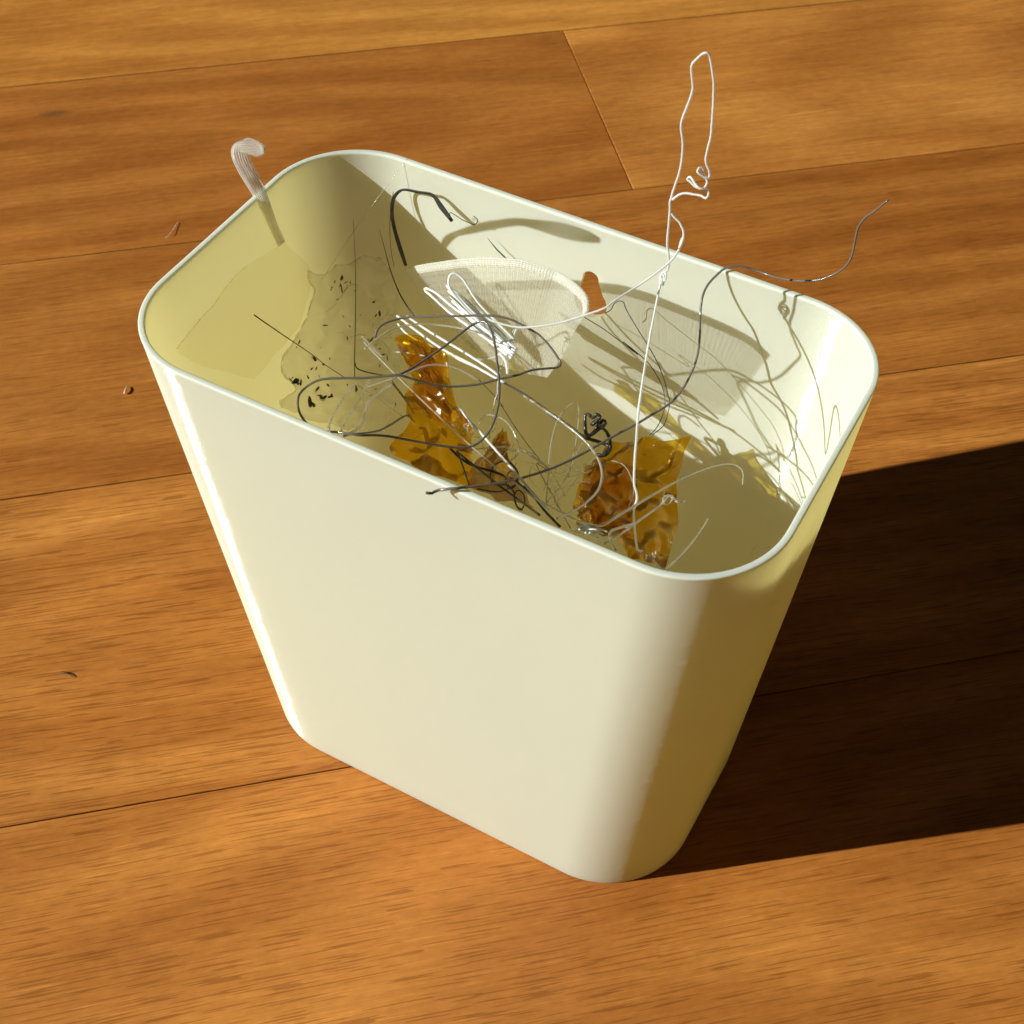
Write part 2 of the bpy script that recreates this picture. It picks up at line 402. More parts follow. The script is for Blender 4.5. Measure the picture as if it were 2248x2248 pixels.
# keyhole slot cut through the back wall for hanging the bin on a screw
kb = bmesh.new(); prof = []
for i in range(25):
    a = math.radians(-10 + 200 * i / 24); prof.append((2.15 * math.cos(a), 130.4 + 2.15 * math.sin(a)))
for i in range(33):
    a = math.radians(140 + 260 * i / 32); prof.append((0.4 + 4.4 * math.cos(a), 123.4 + 4.4 * math.sin(a)))
vf = [kb.verts.new((x * 0.001, 0.030, z * 0.001)) for x, z in prof]; vb = [kb.verts.new((x * 0.001, 0.060, z * 0.001)) for x, z in prof]
kb.faces.new(vf); kb.faces.new(vb[::-1])
for i in range(len(prof)): kb.faces.new((vf[i], vb[i], vb[(i + 1) % len(prof)], vf[(i + 1) % len(prof)]))
bmesh.ops.recalc_face_normals(kb, faces=kb.faces)
km = bpy.data.meshes.new('cutter'); kb.to_mesh(km); kb.free()
ko = bpy.data.objects.new('cutter', km); COL.objects.link(ko)
md = body.modifiers.new('keyhole', 'BOOLEAN'); md.object = ko; md.operation = 'DIFFERENCE'; md.solver = 'EXACT'
bpy.context.view_layer.update()
ev = body.evaluated_get(bpy.context.evaluated_depsgraph_get())
cut = bpy.data.meshes.new_from_object(ev)
body.modifiers.clear(); body.data = cut
bpy.data.objects.remove(ko)
cut.polygons.foreach_set('use_smooth', [True] * len(cut.polygons)); cut.set_sharp_from_angle(angle=math.radians(35))
# rim bead: the last printed layers, a hair proud of the wall
sec = []
zt = HGT; zb = HGT - RIM_H + 0.00002
for z, off in [(zb, -0.00003)] + [(zt - 0.0005 * (1 - max(0, math.sin(math.radians(a))) ** 0.55), WALL / 2 - (WALL / 2 + 0.00003) * math.copysign(abs(math.cos(math.radians(a))) ** 0.6, math.cos(math.radians(a)))) for a in range(0, 181, 15)] + [(zb, WALL + 0.00003)]:
    sec.append(ring(min(z, HGT), off) if z <= HGT else None)
V, F = loft(sec, 'rim', M['bin'], close=True)
link('rim', V, F, M['rim'], bin_root, sharp=50)

# ------------------------------------------------------------------ scraps in the bin: sheets
PATCH = {'hook':[[(-71.65,15.89,130.5),(-71.64,16.32,130.44),(-71.63,16.75,130.38),(-71.62,17.18,130.32),(-71.62,17.61,130.26),(-71.61,18.04,130.2),(-71.6,18.46,130.15)],[(-72.73,13.66,140.02),(-72.65,14.22,139.47),(-72.57,14.78,138.92),(-72.49,15.34,138.38),(-72.41,15.9,137.83),(-72.33,16.46,137.29),(-72.25,17.02,136.74)],[(-74.36,12.5,147.08),(-73.8,12.5,147.65),(-73.24,12.5,148.22),(-72.68,12.5,148.79),(-72.12,12.5,149.36),(-71.56,12.5,149.92),(-71.0,12.5,150.49)],[(-73.79,9.0,154.22),(-73.05,9.0,154.58),(-72.31,9.0,154.94),(-71.57,9.0,155.31),(-70.83,9.0,155.67),(-70.09,9.0,156.03),(-69.35,9.0,156.39)],[(-72.35,5.5,161.08),(-71.57,5.5,161.23),(-70.79,5.5,161.38),(-70.01,5.5,161.53),(-69.23,5.5,161.68),(-68.45,5.5,161.83),(-67.67,5.5,161.98)],[(-70.14,2.8,166.08),(-69.46,2.8,166.17),(-68.78,2.8,166.25),(-68.09,2.8,166.33),(-67.41,2.8,166.42),(-66.73,2.8,166.5),(-66.05,2.8,166.58)],[(-67.33,1.0,169.87),(-67.03,1.0,169.69),(-66.74,1.0,169.52),(-66.44,1.0,169.34),(-66.14,1.0,169.17),(-65.84,1.0,169.0),(-65.55,1.0,168.82)],[(-63.32,-1.0,173.28),(-63.33,-1.0,172.8),(-63.34,-1.0,172.32),(-63.35,-1.0,171.84),(-63.36,-1.0,171.37),(-63.37,-1.0,170.89),(-63.39,-1.0,170.41)],[(-59.81,-3.0,176.22),(-59.73,-3.0,175.51),(-59.65,-3.0,174.81),(-59.57,-3.0,174.1),(-59.49,-3.0,173.4),(-59.41,-3.0,172.69),(-59.33,-3.0,171.99)],[(-55.65,-5.0,177.78),(-55.71,-5.0,177.25),(-55.77,-5.0,176.72),(-55.83,-5.0,176.19),(-55.89,-5.0,175.66),(-55.96,-5.0,175.12),(-56.02,-5.0,174.59)],[(-53.59,-6.3,177.78),(-53.62,-6.3,177.63),(-53.66,-6.3,177.49),(-53.7,-6.3,177.34),(-53.74,-6.3,177.2),(-53.78,-6.3,177.05),(-53.81,-6.3,176.91)]],
'film':[[(-71.65,15.89,130.5),(-71.63,16.3,130.39),(-71.62,16.72,130.28),(-71.61,17.11,130.21),(-71.61,17.47,130.22),(-71.61,17.83,130.23),(-71.61,18.2,130.24)],[(-71.77,9.88,131.7),(-71.61,11.73,130.52),(-71.45,13.6,129.33),(-71.29,15.47,128.16),(-71.14,17.33,127.04),(-70.99,19.21,125.92),(-70.8,21.07,124.83)],[(-71.88,4.04,132.79),(-71.58,7.26,130.59),(-71.27,10.53,128.34),(-70.96,13.84,126.08),(-70.65,17.19,123.83),(-70.31,20.57,121.57),(-69.62,23.59,119.7)],[(-71.86,-1.27,132.85),(-71.46,2.73,130.0),(-71.05,6.82,127.06),(-70.63,10.98,124.06),(-70.2,15.22,121.04),(-69.74,19.57,117.96),(-68.83,23.45,115.4)],[(-71.75,-6.11,132.23),(-71.29,-1.78,129.0),(-70.81,2.64,125.65),(-70.31,7.15,122.23),(-69.79,11.76,118.76),(-69.26,16.5,115.2),(-68.52,21.15,111.78)],[(-71.59,-10.68,131.26),(-71.08,-6.16,127.76),(-70.54,-1.53,124.15),(-69.98,3.21,120.42),(-69.4,8.06,116.64),(-68.79,13.06,112.74),(-68.15,18.2,108.74)],[(-71.47,-15.38,130.57),(-70.92,-10.72,126.89),(-70.33,-5.95,123.07),(-69.71,-1.08,119.13),(-69.07,3.93,115.11),(-68.4,9.1,110.96),(-67.7,14.42,106.69)],[(-71.33,-19.93,129.75),(-70.77,-15.34,126.16),(-70.17,-10.67,122.44),(-69.54,-5.9,118.59),(-68.89,-1.0,114.66),(-68.2,4.05,110.62),(-67.48,9.25,106.46)],[(-70.98,-24.58,129.12),(-70.61,-19.89,125.39),(-70.01,-15.31,121.78),(-69.37,-10.64,118.04),(-68.7,-5.85,114.21),(-68.0,-0.92,110.28),(-67.26,4.15,106.25)],[(-70.38,-22.17,123.57),(-69.91,-18.7,120.82),(-69.39,-15.24,117.99),(-68.84,-11.75,115.08),(-68.27,-8.19,112.12),(-67.67,-4.57,109.11),(-67.04,-0.87,106.04)],[(-69.84,-19.13,119.88),(-69.4,-16.89,117.67),(-68.93,-14.68,115.38),(-68.43,-12.5,113.03),(-67.92,-10.3,110.66),(-67.38,-8.07,108.26),(-66.82,-5.83,105.85)]],
'speck':[[(-67.57,21.02,120.2),(-66.5,22.75,118.61),(-65.45,24.54,118.17),(-64.39,26.35,118.58),(-63.22,28.01,119.15),(-61.79,29.52,119.42),(-60.32,30.91,119.99),(-58.81,32.2,120.82),(-56.95,33.19,120.88),(-55.04,33.93,120.84),(-53.37,33.95,119.6),(-51.65,33.91,118.43)],[(-66.27,20.2,117.38),(-65.12,21.81,115.93),(-64.0,23.5,115.55),(-62.87,25.2,115.95),(-61.64,26.75,116.48),(-60.17,28.15,116.76),(-58.66,29.44,117.31),(-57.11,30.66,118.15),(-55.22,31.58,118.3),(-53.28,32.26,118.38),(-51.54,32.24,117.38),(-49.75,32.15,116.45)],[(-65.1,18.62,115.02),(-63.9,20.22,113.63),(-62.71,21.87,113.24),(-61.51,23.54,113.58),(-60.2,25.05,114.05),(-58.66,26.39,114.3),(-57.08,27.63,114.81),(-55.46,28.81,115.66),(-53.49,29.7,115.9),(-51.48,30.35,116.1),(-49.63,30.32,115.33),(-47.72,30.21,114.65)],[(-64.25,15.73,113.48),(-63.04,17.53,111.99),(-61.8,19.33,111.45),(-60.52,21.1,111.63),(-59.12,22.67,111.95),(-57.47,24.06,112.12),(-55.76,25.33,112.55),(-54.0,26.56,113.38),(-51.91,27.49,113.69),(-49.75,28.16,113.99),(-47.7,28.17,113.47),(-45.58,28.08,113.05)],[(-63.38,12.21,112.62),(-62.24,14.32,110.87),(-60.98,16.34,110.1),(-59.63,18.27,110.05),(-58.12,19.95,110.18),(-56.35,21.42,110.23),(-54.5,22.74,110.55),(-52.58,24.05,111.33),(-50.33,25.03,111.69),(-48.0,25.75,112.08),(-45.73,25.82,111.79),(-43.38,25.76,111.62)],[(-62.34,8.5,112.01),(-61.26,10.91,110.01),(-60.02,13.19,108.96),(-58.61,15.29,108.66),(-57.0,17.08,108.6),(-55.11,18.62,108.52),(-53.11,20.0,108.74),(-51.04,21.37,109.47),(-48.63,22.4,109.88),(-46.12,23.16,110.37),(-43.64,23.29,110.3),(-41.07,23.27,110.39)],[(-61.48,4.23,112.2),(-60.33,6.7,110.17),(-59.22,9.28,108.69),(-57.86,11.6,108.02),(-56.23,13.53,107.65),(-54.29,15.17,107.36),(-52.22,16.6,107.4),(-50.05,18.05,108.0),(-47.55,19.16,108.38),(-44.94,19.99,108.87),(-42.31,20.2,108.95),(-39.58,20.25,109.19)],[(-60.62,-0.05,112.48),(-59.38,2.4,110.49),(-58.21,5.02,108.88),(-56.98,7.61,107.73),(-55.36,9.68,107.03),(-53.41,11.41,106.51),(-51.28,12.91,106.35),(-49.05,14.43,106.8),(-46.49,15.61,107.14),(-43.8,16.51,107.62),(-41.06,16.82,107.81),(-38.21,16.95,108.19)],[(-59.48,-3.55,112.07),(-58.15,-1.19,110.17),(-56.88,1.31,108.6),(-55.64,3.91,107.28),(-54.06,6.04,106.32),(-52.11,7.78,105.65),(-49.96,9.25,105.37),(-47.69,10.78,105.74),(-45.11,11.98,106.07),(-42.4,12.89,106.58),(-39.6,13.27,106.92),(-36.7,13.46,107.44)],[(-57.71,-5.01,110.14),(-56.33,-2.91,108.49),(-54.99,-0.71,107.11),(-53.66,1.55,105.94),(-52.05,3.38,105.07),(-50.1,4.85,104.5),(-47.96,6.07,104.28),(-45.73,7.42,104.7),(-43.24,8.46,105.15),(-40.62,9.26,105.76),(-37.92,9.6,106.27),(-35.12,9.78,106.95)],[(-55.72,-4.25,108.02),(-54.3,-2.63,106.65),(-52.91,-0.93,105.5),(-51.45,0.7,104.63),(-49.7,1.88,104.05),(-47.72,2.8,103.68),(-45.6,3.54,103.58),(-43.45,4.49,104.09),(-41.08,5.2,104.64),(-38.63,5.71,105.32),(-36.09,5.86,105.96),(-33.49,5.89,106.73)],[(-54.45,-5.48,107.99),(-52.95,-4.16,106.72),(-51.44,-2.81,105.63),(-49.87,-1.53,104.75),(-48.04,-0.68,104.13),(-46.0,-0.07,103.72),(-43.83,0.35,103.56),(-41.64,1.06,104.01),(-39.29,1.55,104.55),(-36.84,1.88,105.23),(-34.32,1.92,105.94),(-31.73,1.83,106.78)],[(-53.86,-10.27,109.62),(-52.23,-8.96,108.35),(-50.57,-7.67,107.2),(-48.88,-6.4,106.15),(-47.06,-5.4,105.12),(-45.0,-4.69,104.42),(-42.75,-4.23,104.03),(-40.46,-3.47,104.31),(-38.01,-2.93,104.78),(-35.45,-2.57,105.43),(-32.79,-2.45,106.21),(-30.06,-2.46,107.14)],[(-52.9,-14.69,110.43),(-51.17,-13.44,109.24),(-49.39,-12.24,108.13),(-47.54,-11.1,107.08),(-45.59,-10.21,106.03),(-43.55,-9.43,105.11),(-41.28,-8.94,104.55),(-38.95,-8.15,104.7),(-36.46,-7.57,105.16),(-33.83,-7.19,105.84),(-31.11,-6.98,106.73),(-28.3,-6.93,107.8)]],
'cup':[[(-45.04,31.0,123.11),(-40.92,30.37,126.28),(-36.82,29.75,129.03),(-32.77,29.13,131.65),(-28.81,28.5,134.27),(-24.94,27.95,136.52),(-21.12,27.4,138.66),(-17.36,26.85,140.48),(-13.66,26.3,142.1),(-10.14,25.95,143.36),(-6.74,25.6,143.95),(-3.43,25.3,144.37),(-0.24,25.0,144.41),(3.51,23.1,145.43),(7.85,19.4,147.64),(11.43,15.8,148.87),(13.07,13.0,148.07)],[(-41.74,30.17,120.67),(-38.08,29.6,123.36),(-34.43,29.02,125.72),(-30.8,28.42,127.98),(-27.24,27.81,130.26),(-23.73,27.25,132.26),(-20.25,26.68,134.21),(-16.81,26.1,135.9),(-13.41,25.5,137.43),(-10.15,25.06,138.66),(-7.0,24.6,139.35),(-3.9,24.17,139.94),(-0.9,23.73,140.24),(2.57,21.94,141.38),(6.54,18.64,143.55),(9.88,15.41,144.89),(11.58,12.83,144.51)],[(-38.4,29.33,118.28),(-35.21,28.86,120.43),(-32.0,28.35,122.34),(-28.81,27.82,124.2),(-25.64,27.25,126.1),(-22.49,26.7,127.81),(-19.35,26.12,129.54),(-16.22,25.51,131.08),(-13.12,24.87,132.5),(-10.12,24.33,133.71),(-7.2,23.75,134.48),(-4.3,23.18,135.27),(-1.48,22.58,135.84),(1.73,20.88,137.12),(5.36,17.95,139.26),(8.47,15.06,140.74),(10.26,12.67,140.83)],[(-34.84,28.5,116.15),(-32.13,28.16,117.69),(-29.39,27.77,119.09),(-26.64,27.32,120.48),(-23.89,26.81,121.93),(-21.12,26.29,123.31),(-18.32,25.72,124.77),(-15.52,25.09,126.11),(-12.72,24.4,127.41),(-9.98,23.76,128.56),(-7.29,23.07,129.41),(-4.59,22.34,130.39),(-1.93,21.56,131.24),(1.03,19.93,132.67),(4.31,17.34,134.79),(7.22,14.75,136.43),(9.12,12.5,137.02)],[(-31.15,27.67,114.2),(-28.95,27.5,115.07),(-26.7,27.25,115.88),(-24.4,26.92,116.75),(-22.08,26.5,117.71),(-19.71,26.02,118.7),(-17.27,25.47,119.85),(-14.8,24.83,120.98),(-12.32,24.1,122.11),(-9.85,23.36,123.2),(-7.39,22.53,124.13),(-4.88,21.64,125.31),(-2.39,20.67,126.46),(0.33,19.08,128.05),(3.27,16.8,130.16),(5.98,14.47,131.98),(8.02,12.33,133.14)],[(-27.23,26.83,112.6),(-25.6,26.88,112.72),(-23.9,26.81,112.9),(-22.14,26.62,113.18),(-20.31,26.31,113.59),(-18.4,25.9,114.15),(-16.39,25.37,114.95),(-14.32,24.73,115.81),(-12.2,23.97,116.77),(-10.06,23.12,117.77),(-7.89,22.16,118.77),(-5.62,21.09,120.17),(-3.33,19.9,121.63),(-0.9,18.32,123.4),(1.67,16.33,125.51),(4.15,14.24,127.54),(6.31,12.17,129.31)],[(-23.32,26.0,111.0),(-22.28,26.3,110.33),(-21.14,26.44,109.81),(-19.91,26.42,109.46),(-18.6,26.25,109.28),(-17.16,25.92,109.36),(-15.57,25.44,109.78),(-13.91,24.8,110.37),(-12.17,24.0,111.12),(-10.37,23.05,112.04),(-8.49,21.94,113.12),(-6.46,20.67,114.74),(-4.37,19.25,116.56),(-2.21,17.67,118.53),(-0.01,15.94,120.66),(2.26,14.05,122.95),(4.57,12.0,125.4)]],
'tape_a':[[(-31.94,4.59,126.22),(-30.85,6.29,126.66),(-29.7,7.91,127.18),(-27.93,8.26,127.01),(-25.86,7.99,126.55),(-23.75,7.9,126.26),(-21.62,8.0,126.1),(-19.77,7.6,125.57),(-18.27,6.54,124.56)],[(-29.92,3.09,125.64),(-28.91,4.57,125.97),(-27.86,5.98,126.38),(-26.24,6.22,126.14),(-24.33,5.92,125.61),(-22.4,5.79,125.26),(-20.45,5.85,125.03),(-18.76,5.44,124.45),(-17.4,4.42,123.42)],[(-27.9,1.57,125.1),(-26.94,2.85,125.33),(-25.93,4.08,125.62),(-24.41,4.24,125.31),(-22.63,3.91,124.75),(-20.83,3.77,124.34),(-19.02,3.8,124.04),(-17.44,3.39,123.43),(-16.17,2.44,122.39)],[(-25.87,0.04,124.6),(-24.88,1.16,124.73),(-23.86,2.24,124.92),(-22.35,2.35,124.57),(-20.63,2.01,123.99),(-18.89,1.89,123.55),(-17.13,1.92,123.21),(-15.59,1.55,122.58),(-14.34,0.68,121.55)],[(-23.78,-1.46,124.16),(-22.8,-0.51,124.19),(-21.79,0.4,124.27),(-20.35,0.42,123.86),(-18.71,0.08,123.23),(-17.06,-0.05,122.73),(-15.41,-0.05,122.33),(-13.94,-0.4,121.66),(-12.74,-1.2,120.63)],[(-21.68,-2.97,123.76),(-20.71,-2.2,123.68),(-19.72,-1.46,123.65),(-18.34,-1.51,123.17),(-16.8,-1.86,122.49),(-15.25,-2.0,121.94),(-13.69,-2.01,121.47),(-12.3,-2.34,120.76),(-11.15,-3.08,119.73)],[(-22.66,-4.98,123.57),(-21.28,-4.02,123.4),(-19.87,-3.11,123.3),(-18.09,-2.94,122.85),(-16.13,-3.07,122.28),(-14.17,-2.99,121.85),(-12.2,-2.8,121.49),(-10.39,-2.89,120.92),(-8.77,-3.35,120.07)],[(-22.0,-7.04,123.18),(-20.38,-5.98,122.94),(-18.7,-4.99,122.78),(-16.69,-4.67,122.36),(-14.51,-4.62,121.86),(-12.33,-4.36,121.51),(-10.14,-4.01,121.22),(-8.08,-3.91,120.75),(-6.2,-4.12,120.03)],[(-20.5,-9.11,122.67),(-18.77,-8.03,122.37),(-16.98,-7.03,122.16),(-14.89,-6.62,121.75),(-12.66,-6.43,121.29),(-10.43,-6.03,120.98),(-8.18,-5.56,120.72),(-6.05,-5.3,120.32),(-4.07,-5.32,119.7)],[(-19.0,-11.18,122.2),(-17.37,-10.24,121.77),(-15.69,-9.36,121.43),(-13.76,-8.97,120.91),(-11.69,-8.76,120.4),(-9.62,-8.35,120.03),(-7.55,-7.87,119.71),(-5.56,-7.57,119.27),(-3.7,-7.51,118.65)],[(-17.2,-13.04,121.81),(-15.64,-12.25,121.28),(-14.04,-11.52,120.8),(-12.24,-11.18,120.2),(-10.33,-10.96,119.62),(-8.41,-10.54,119.19),(-6.48,-10.07,118.8),(-4.63,-9.75,118.31),(-2.88,-9.61,117.67)],[(-16.95,-15.26,121.59),(-15.23,-14.53,120.88),(-13.48,-13.85,120.23),(-11.56,-13.48,119.51),(-9.55,-13.19,118.85),(-7.51,-12.74,118.38),(-5.46,-12.24,117.93),(-3.47,-11.85,117.41),(-1.55,-11.6,116.79)],[(-17.24,-17.68,121.48),(-15.31,-16.97,120.58),(-13.34,-16.31,119.73),(-11.25,-15.87,118.86),(-9.07,-15.47,118.09),(-6.84,-14.96,117.57),(-4.59,-14.43,117.08),(-2.39,-13.97,116.54),(-0.23,-13.6,115.92)],[(-17.4,-20.16,121.44),(-15.27,-19.46,120.34),(-13.1,-18.81,119.29),(-10.85,-18.31,118.27),(-8.53,-17.8,117.39),(-6.13,-17.19,116.78),(-3.7,-16.62,116.24),(-1.29,-16.09,115.67),(1.1,-15.6,115.08)],[(-17.4,-22.7,121.42),(-15.09,-22.02,120.13),(-12.74,-21.38,118.89),(-10.34,-20.8,117.72),(6.33,-42.18,144.72),(-5.36,-19.44,116.0),(-2.77,-18.82,115.41),(-0.18,-18.21,114.83),(2.42,-17.59,114.25)]],
'tape_b':[[(14.66,24.23,97.0),(16.43,25.11,98.39),(18.19,25.98,99.78),(20.18,26.69,100.72),(22.27,27.33,101.45),(24.36,27.96,102.18),(26.5,28.48,102.56),(28.68,28.93,102.71),(30.72,29.51,103.43),(32.66,30.17,104.51),(34.59,30.82,105.6)],[(14.52,22.29,96.76),(16.3,23.11,97.93),(18.09,23.91,99.11),(20.08,24.57,99.89),(22.18,25.16,100.48),(24.27,25.74,101.08),(26.41,26.22,101.37),(28.59,26.63,101.47),(30.64,27.19,102.07),(32.59,27.82,103.01),(34.54,28.45,103.96)],[(14.41,20.28,96.61),(16.26,21.02,97.59),(18.11,21.74,98.57),(20.15,22.34,99.21),(22.29,22.88,99.69),(24.42,23.4,100.17),(26.6,23.83,100.37),(28.82,24.21,100.43),(30.92,24.73,100.95),(32.93,25.33,101.76),(34.93,25.92,102.57)],[(14.42,18.19,96.54),(16.42,18.85,97.36),(18.42,19.5,98.18),(20.6,20.03,98.7),(22.86,20.5,99.09),(25.11,20.97,99.48),(27.41,21.34,99.62),(29.75,21.68,99.66),(31.98,22.15,100.12),(34.12,22.71,100.83),(36.25,23.26,101.53)],[(14.83,16.01,96.52),(16.77,16.58,97.19),(18.7,17.13,97.85),(20.8,17.59,98.27),(22.97,17.99,98.57),(25.14,18.39,98.88),(27.35,18.7,98.97),(29.6,18.99,99.01),(31.75,19.42,99.4),(33.82,19.92,100.02),(35.88,20.42,100.64)],[(15.28,13.76,96.61),(17.34,14.22,97.14),(19.39,14.68,97.67),(21.59,15.06,98.0),(23.85,15.39,98.24),(26.11,15.71,98.48),(28.4,15.96,98.54),(30.74,16.2,98.59),(32.98,16.57,98.94),(35.15,17.01,99.48),(37.31,17.45,100.02)],[(15.77,11.44,96.81),(17.95,11.79,97.21),(20.13,12.15,97.62),(22.43,12.43,97.87),(24.79,12.67,98.06),(27.14,12.92,98.25),(29.52,13.1,98.29),(31.95,13.28,98.35),(34.28,13.59,98.67),(36.56,13.96,99.15),(38.82,14.34,99.63)],[(16.43,9.05,97.11),(18.72,9.29,97.41),(21.01,9.52,97.71),(23.4,9.7,97.9),(25.85,9.86,98.05),(28.28,10.02,98.19),(30.74,10.11,98.21),(33.23,10.24,98.29),(35.66,10.48,98.6),(38.02,10.77,99.03),(40.38,11.07,99.45)],[(17.15,6.59,97.53),(19.53,6.7,97.73),(21.9,6.81,97.93),(24.37,6.87,98.06),(26.87,6.93,98.17),(29.37,6.99,98.27),(31.88,7.0,98.29),(34.42,7.05,98.39),(36.91,7.21,98.68),(39.34,7.42,99.06),(41.76,7.63,99.44)],[(18.12,4.09,98.1),(20.54,4.05,98.2),(22.94,4.01,98.3),(25.42,3.95,98.36),(27.92,3.9,98.43),(30.42,3.84,98.5),(32.92,3.74,98.5),(35.46,3.71,98.62),(37.95,3.78,98.89),(40.39,3.88,99.23),(42.83,3.98,99.56)],[(19.24,1.54,98.8),(21.68,1.34,98.81),(24.1,1.14,98.82),(26.58,0.95,98.84),(29.08,0.76,98.88),(31.56,0.58,98.92),(34.05,0.37,98.92),(36.56,0.26,99.06),(39.04,0.21,99.32),(41.49,0.2,99.63),(43.92,0.18,99.93)],[(20.4,-1.08,99.62),(22.85,-1.45,99.55),(25.3,-1.81,99.49),(27.78,-2.15,99.48),(30.27,-2.47,99.5),(32.74,-2.78,99.52),(35.21,-3.11,99.53),(37.71,-3.32,99.71),(40.18,-3.48,99.98),(42.63,-3.62,100.26),(45.07,-3.76,100.55)],[(21.57,-3.76,100.54),(24.06,-4.3,100.42),(26.53,-4.84,100.31),(29.02,-5.34,100.27),(31.5,-5.79,100.29),(33.97,-6.25,100.32),(36.43,-6.7,100.35),(38.9,-7.01,100.58),(41.37,-7.29,100.86),(55.79,-41.89,144.72),(57.75,-41.93,144.72)]],
'tape_c':[[(-7.39,8.33,98.55),(-6.84,9.11,100.01),(-6.31,9.89,101.46),(-5.78,10.68,102.89),(-5.1,11.1,103.65),(-4.02,10.56,102.68),(-2.94,10.02,101.7)],[(-7.09,5.36,100.02),(-6.61,6.1,101.05),(-6.14,6.83,102.07),(-5.67,7.59,103.12),(-5.05,8.03,103.65),(-4.05,7.59,102.71),(-3.06,7.15,101.76)],[(-6.72,2.31,101.62),(-5.92,3.05,102.34),(-5.12,3.8,103.06),(-4.3,4.59,103.86),(-3.36,5.11,104.25),(-2.07,4.84,103.43),(-0.78,4.57,102.61)],[(-6.22,-0.84,103.33),(-5.02,-0.07,103.79),(-3.82,0.7,104.25),(-2.59,1.53,104.81),(-1.25,2.16,105.09),(0.4,2.09,104.4),(2.04,2.03,103.71)],[(-5.56,-4.11,105.15),(-3.97,-3.31,105.35),(-2.39,-2.51,105.56),(-0.78,-1.63,105.9),(0.94,-0.89,106.06),(2.91,-0.73,105.5),(4.87,-0.56,104.93)],[(-4.81,-7.46,107.12),(-2.89,-6.66,107.04),(-0.97,-5.87,106.98),(0.98,-4.96,107.07),(3.02,-4.13,107.08),(5.26,-3.74,106.58),(7.5,-3.36,106.07)],[(-3.07,-10.93,109.19),(-0.99,-10.15,108.85),(1.09,-9.37,108.51),(3.2,-8.44,108.34),(5.38,-7.52,108.19),(7.71,-6.91,107.72),(10.03,-6.3,107.25)],[(-1.22,-14.49,111.43),(1.0,-13.73,110.82),(3.23,-12.97,110.22),(5.49,-12.03,109.81),(7.8,-11.01,109.49),(10.18,-10.16,109.02),(12.57,-9.32,108.56)],[(15.1,-42.4,144.72),(17.5,-42.34,144.72),(19.89,-42.28,144.72),(7.82,-15.71,111.46),(10.25,-14.6,110.96),(12.68,-13.49,110.48),(15.13,-12.4,110.01)]]}
# clear strip hooked over the rim of the shaded end, with the thin film it was torn with
strip_root = tag(empty('clear_strip', Vector(PATCH['hook'][2][3]) * 0.001), 'clear ribbed plastic strip hooked over the shaded end rim, trailing thin film', 'plastic strip')
def rooted(o, root):
    o.parent = root; o.matrix_parent_inverse = Matrix.Translation(root.location).inverted(); return o
G = refine(PATCH['hook'], 4, 8)
Nn = grid_normals(G)
for j in range(len(G)):
    for i in range(len(G[0])):
        G[j][i] += Nn[j][i] * (0.00016 * math.sin(i * 1.57) + 0.00012 * noise.noise(Vector((i * 0.7, j * 0.05, 3))))
o = sheet('strip', G, 0.0006, M['hook']); rooted(o, strip_root)
G = refine(PATCH['film'], 4, 4)
for j in range(len(G)):
    for i in range(len(G[0])): G[j][i] += Vector((0.0005 * noise.noise(G[j][i] * 160), 0.0005 * noise.noise(G[j][i] * 160 + Vector((9, 0, 0))), 0))
o = sheet('film', G, 0.00015, M['film']); rooted(o, strip_root)
for ep in ([G[j][0] * 1000 for j in range(8, len(G) - 6, 3)],):
    o = tube('film_edge', ep, (0.05, 0.10), M['crease'], 0.9); rooted(o, strip_root)

# dirty film with burnt flecks
G = refine(PATCH['speck'], 4, 4)
for j in range(len(G)):
    for i in range(len(G[0])):
        q = G[j][i]
        G[j][i] = q + Vector((noise.noise(q * 300), noise.noise(q * 300 + Vector((5, 5, 5))), noise.noise(q * 300 + Vector((0, 8, 1))))) * 0.0014
speck_root = tag(empty('dirty_film', G[len(G) // 2][len(G[0]) // 2]), 'crumpled dirty clear film peppered with black flecks near the shaded end', 'film')
o = sheet('film', G, 0.00018, M['speck']); rooted(o, speck_root)
# torn, thickened edge and pale creases of the film
def grid_line(G, pts):
    n, m_ = len(G) - 1, len(G[0]) - 1
    return [G[min(n, max(0, int(v * n)))][min(m_, max(0, int(u * m_)))] * 1000 for u, v in pts]
def edge_path(G):
    e = [G[0][i] for i in range(0, len(G[0]), 3)] + [G[j][-1] for j in range(3, len(G), 3)]
    e2 = [G[j][0] for j in range(0, len(G), 3)]
    return [p * 1000 for p in e[:len(G[0]) // 3]], [p * 1000 for p in e2]
for ep in edge_path(G): o = tube('torn_edge', ep, (0.16, 0.2), M['crease'], 0.9); rooted(o, speck_root)
for k in range(12):
    u0, v0 = rnd.uniform(0.05, 0.8), rnd.uniform(0.03, 0.85); a = rnd.uniform(-0.5, 1.2); ln = rnd.uniform(0.15, 0.45)
    pts = []
    for q in range(6):
        f = q / 5; pts.append((u0 + math.cos(a) * ln * f + rnd.uniform(-0.015, 0.015), v0 + math.sin(a) * ln * f + rnd.uniform(-0.015, 0.015)))
    o = tube('crease', grid_line(G, pts), (0.05, 0.14), M['crease'], 0.8); rooted(o, speck_root)
fleck_meshes = []
for k in range(5):
    bm = bmesh.new(); bmesh.ops.create_icosphere(bm, subdivisions=1, radius=1.0)
    for v in bm.verts: v.co = Vector((v.co.x * 1.3, v.co.y * 0.8, v.co.z * 0.45)) * rnd.uniform(0.45, 1.45)
    fm = bpy.data.meshes.new('dark_fleck'); bm.to_mesh(fm); bm.free(); fm.materials.append(M['fleck']); fleck_meshes.append(fm)
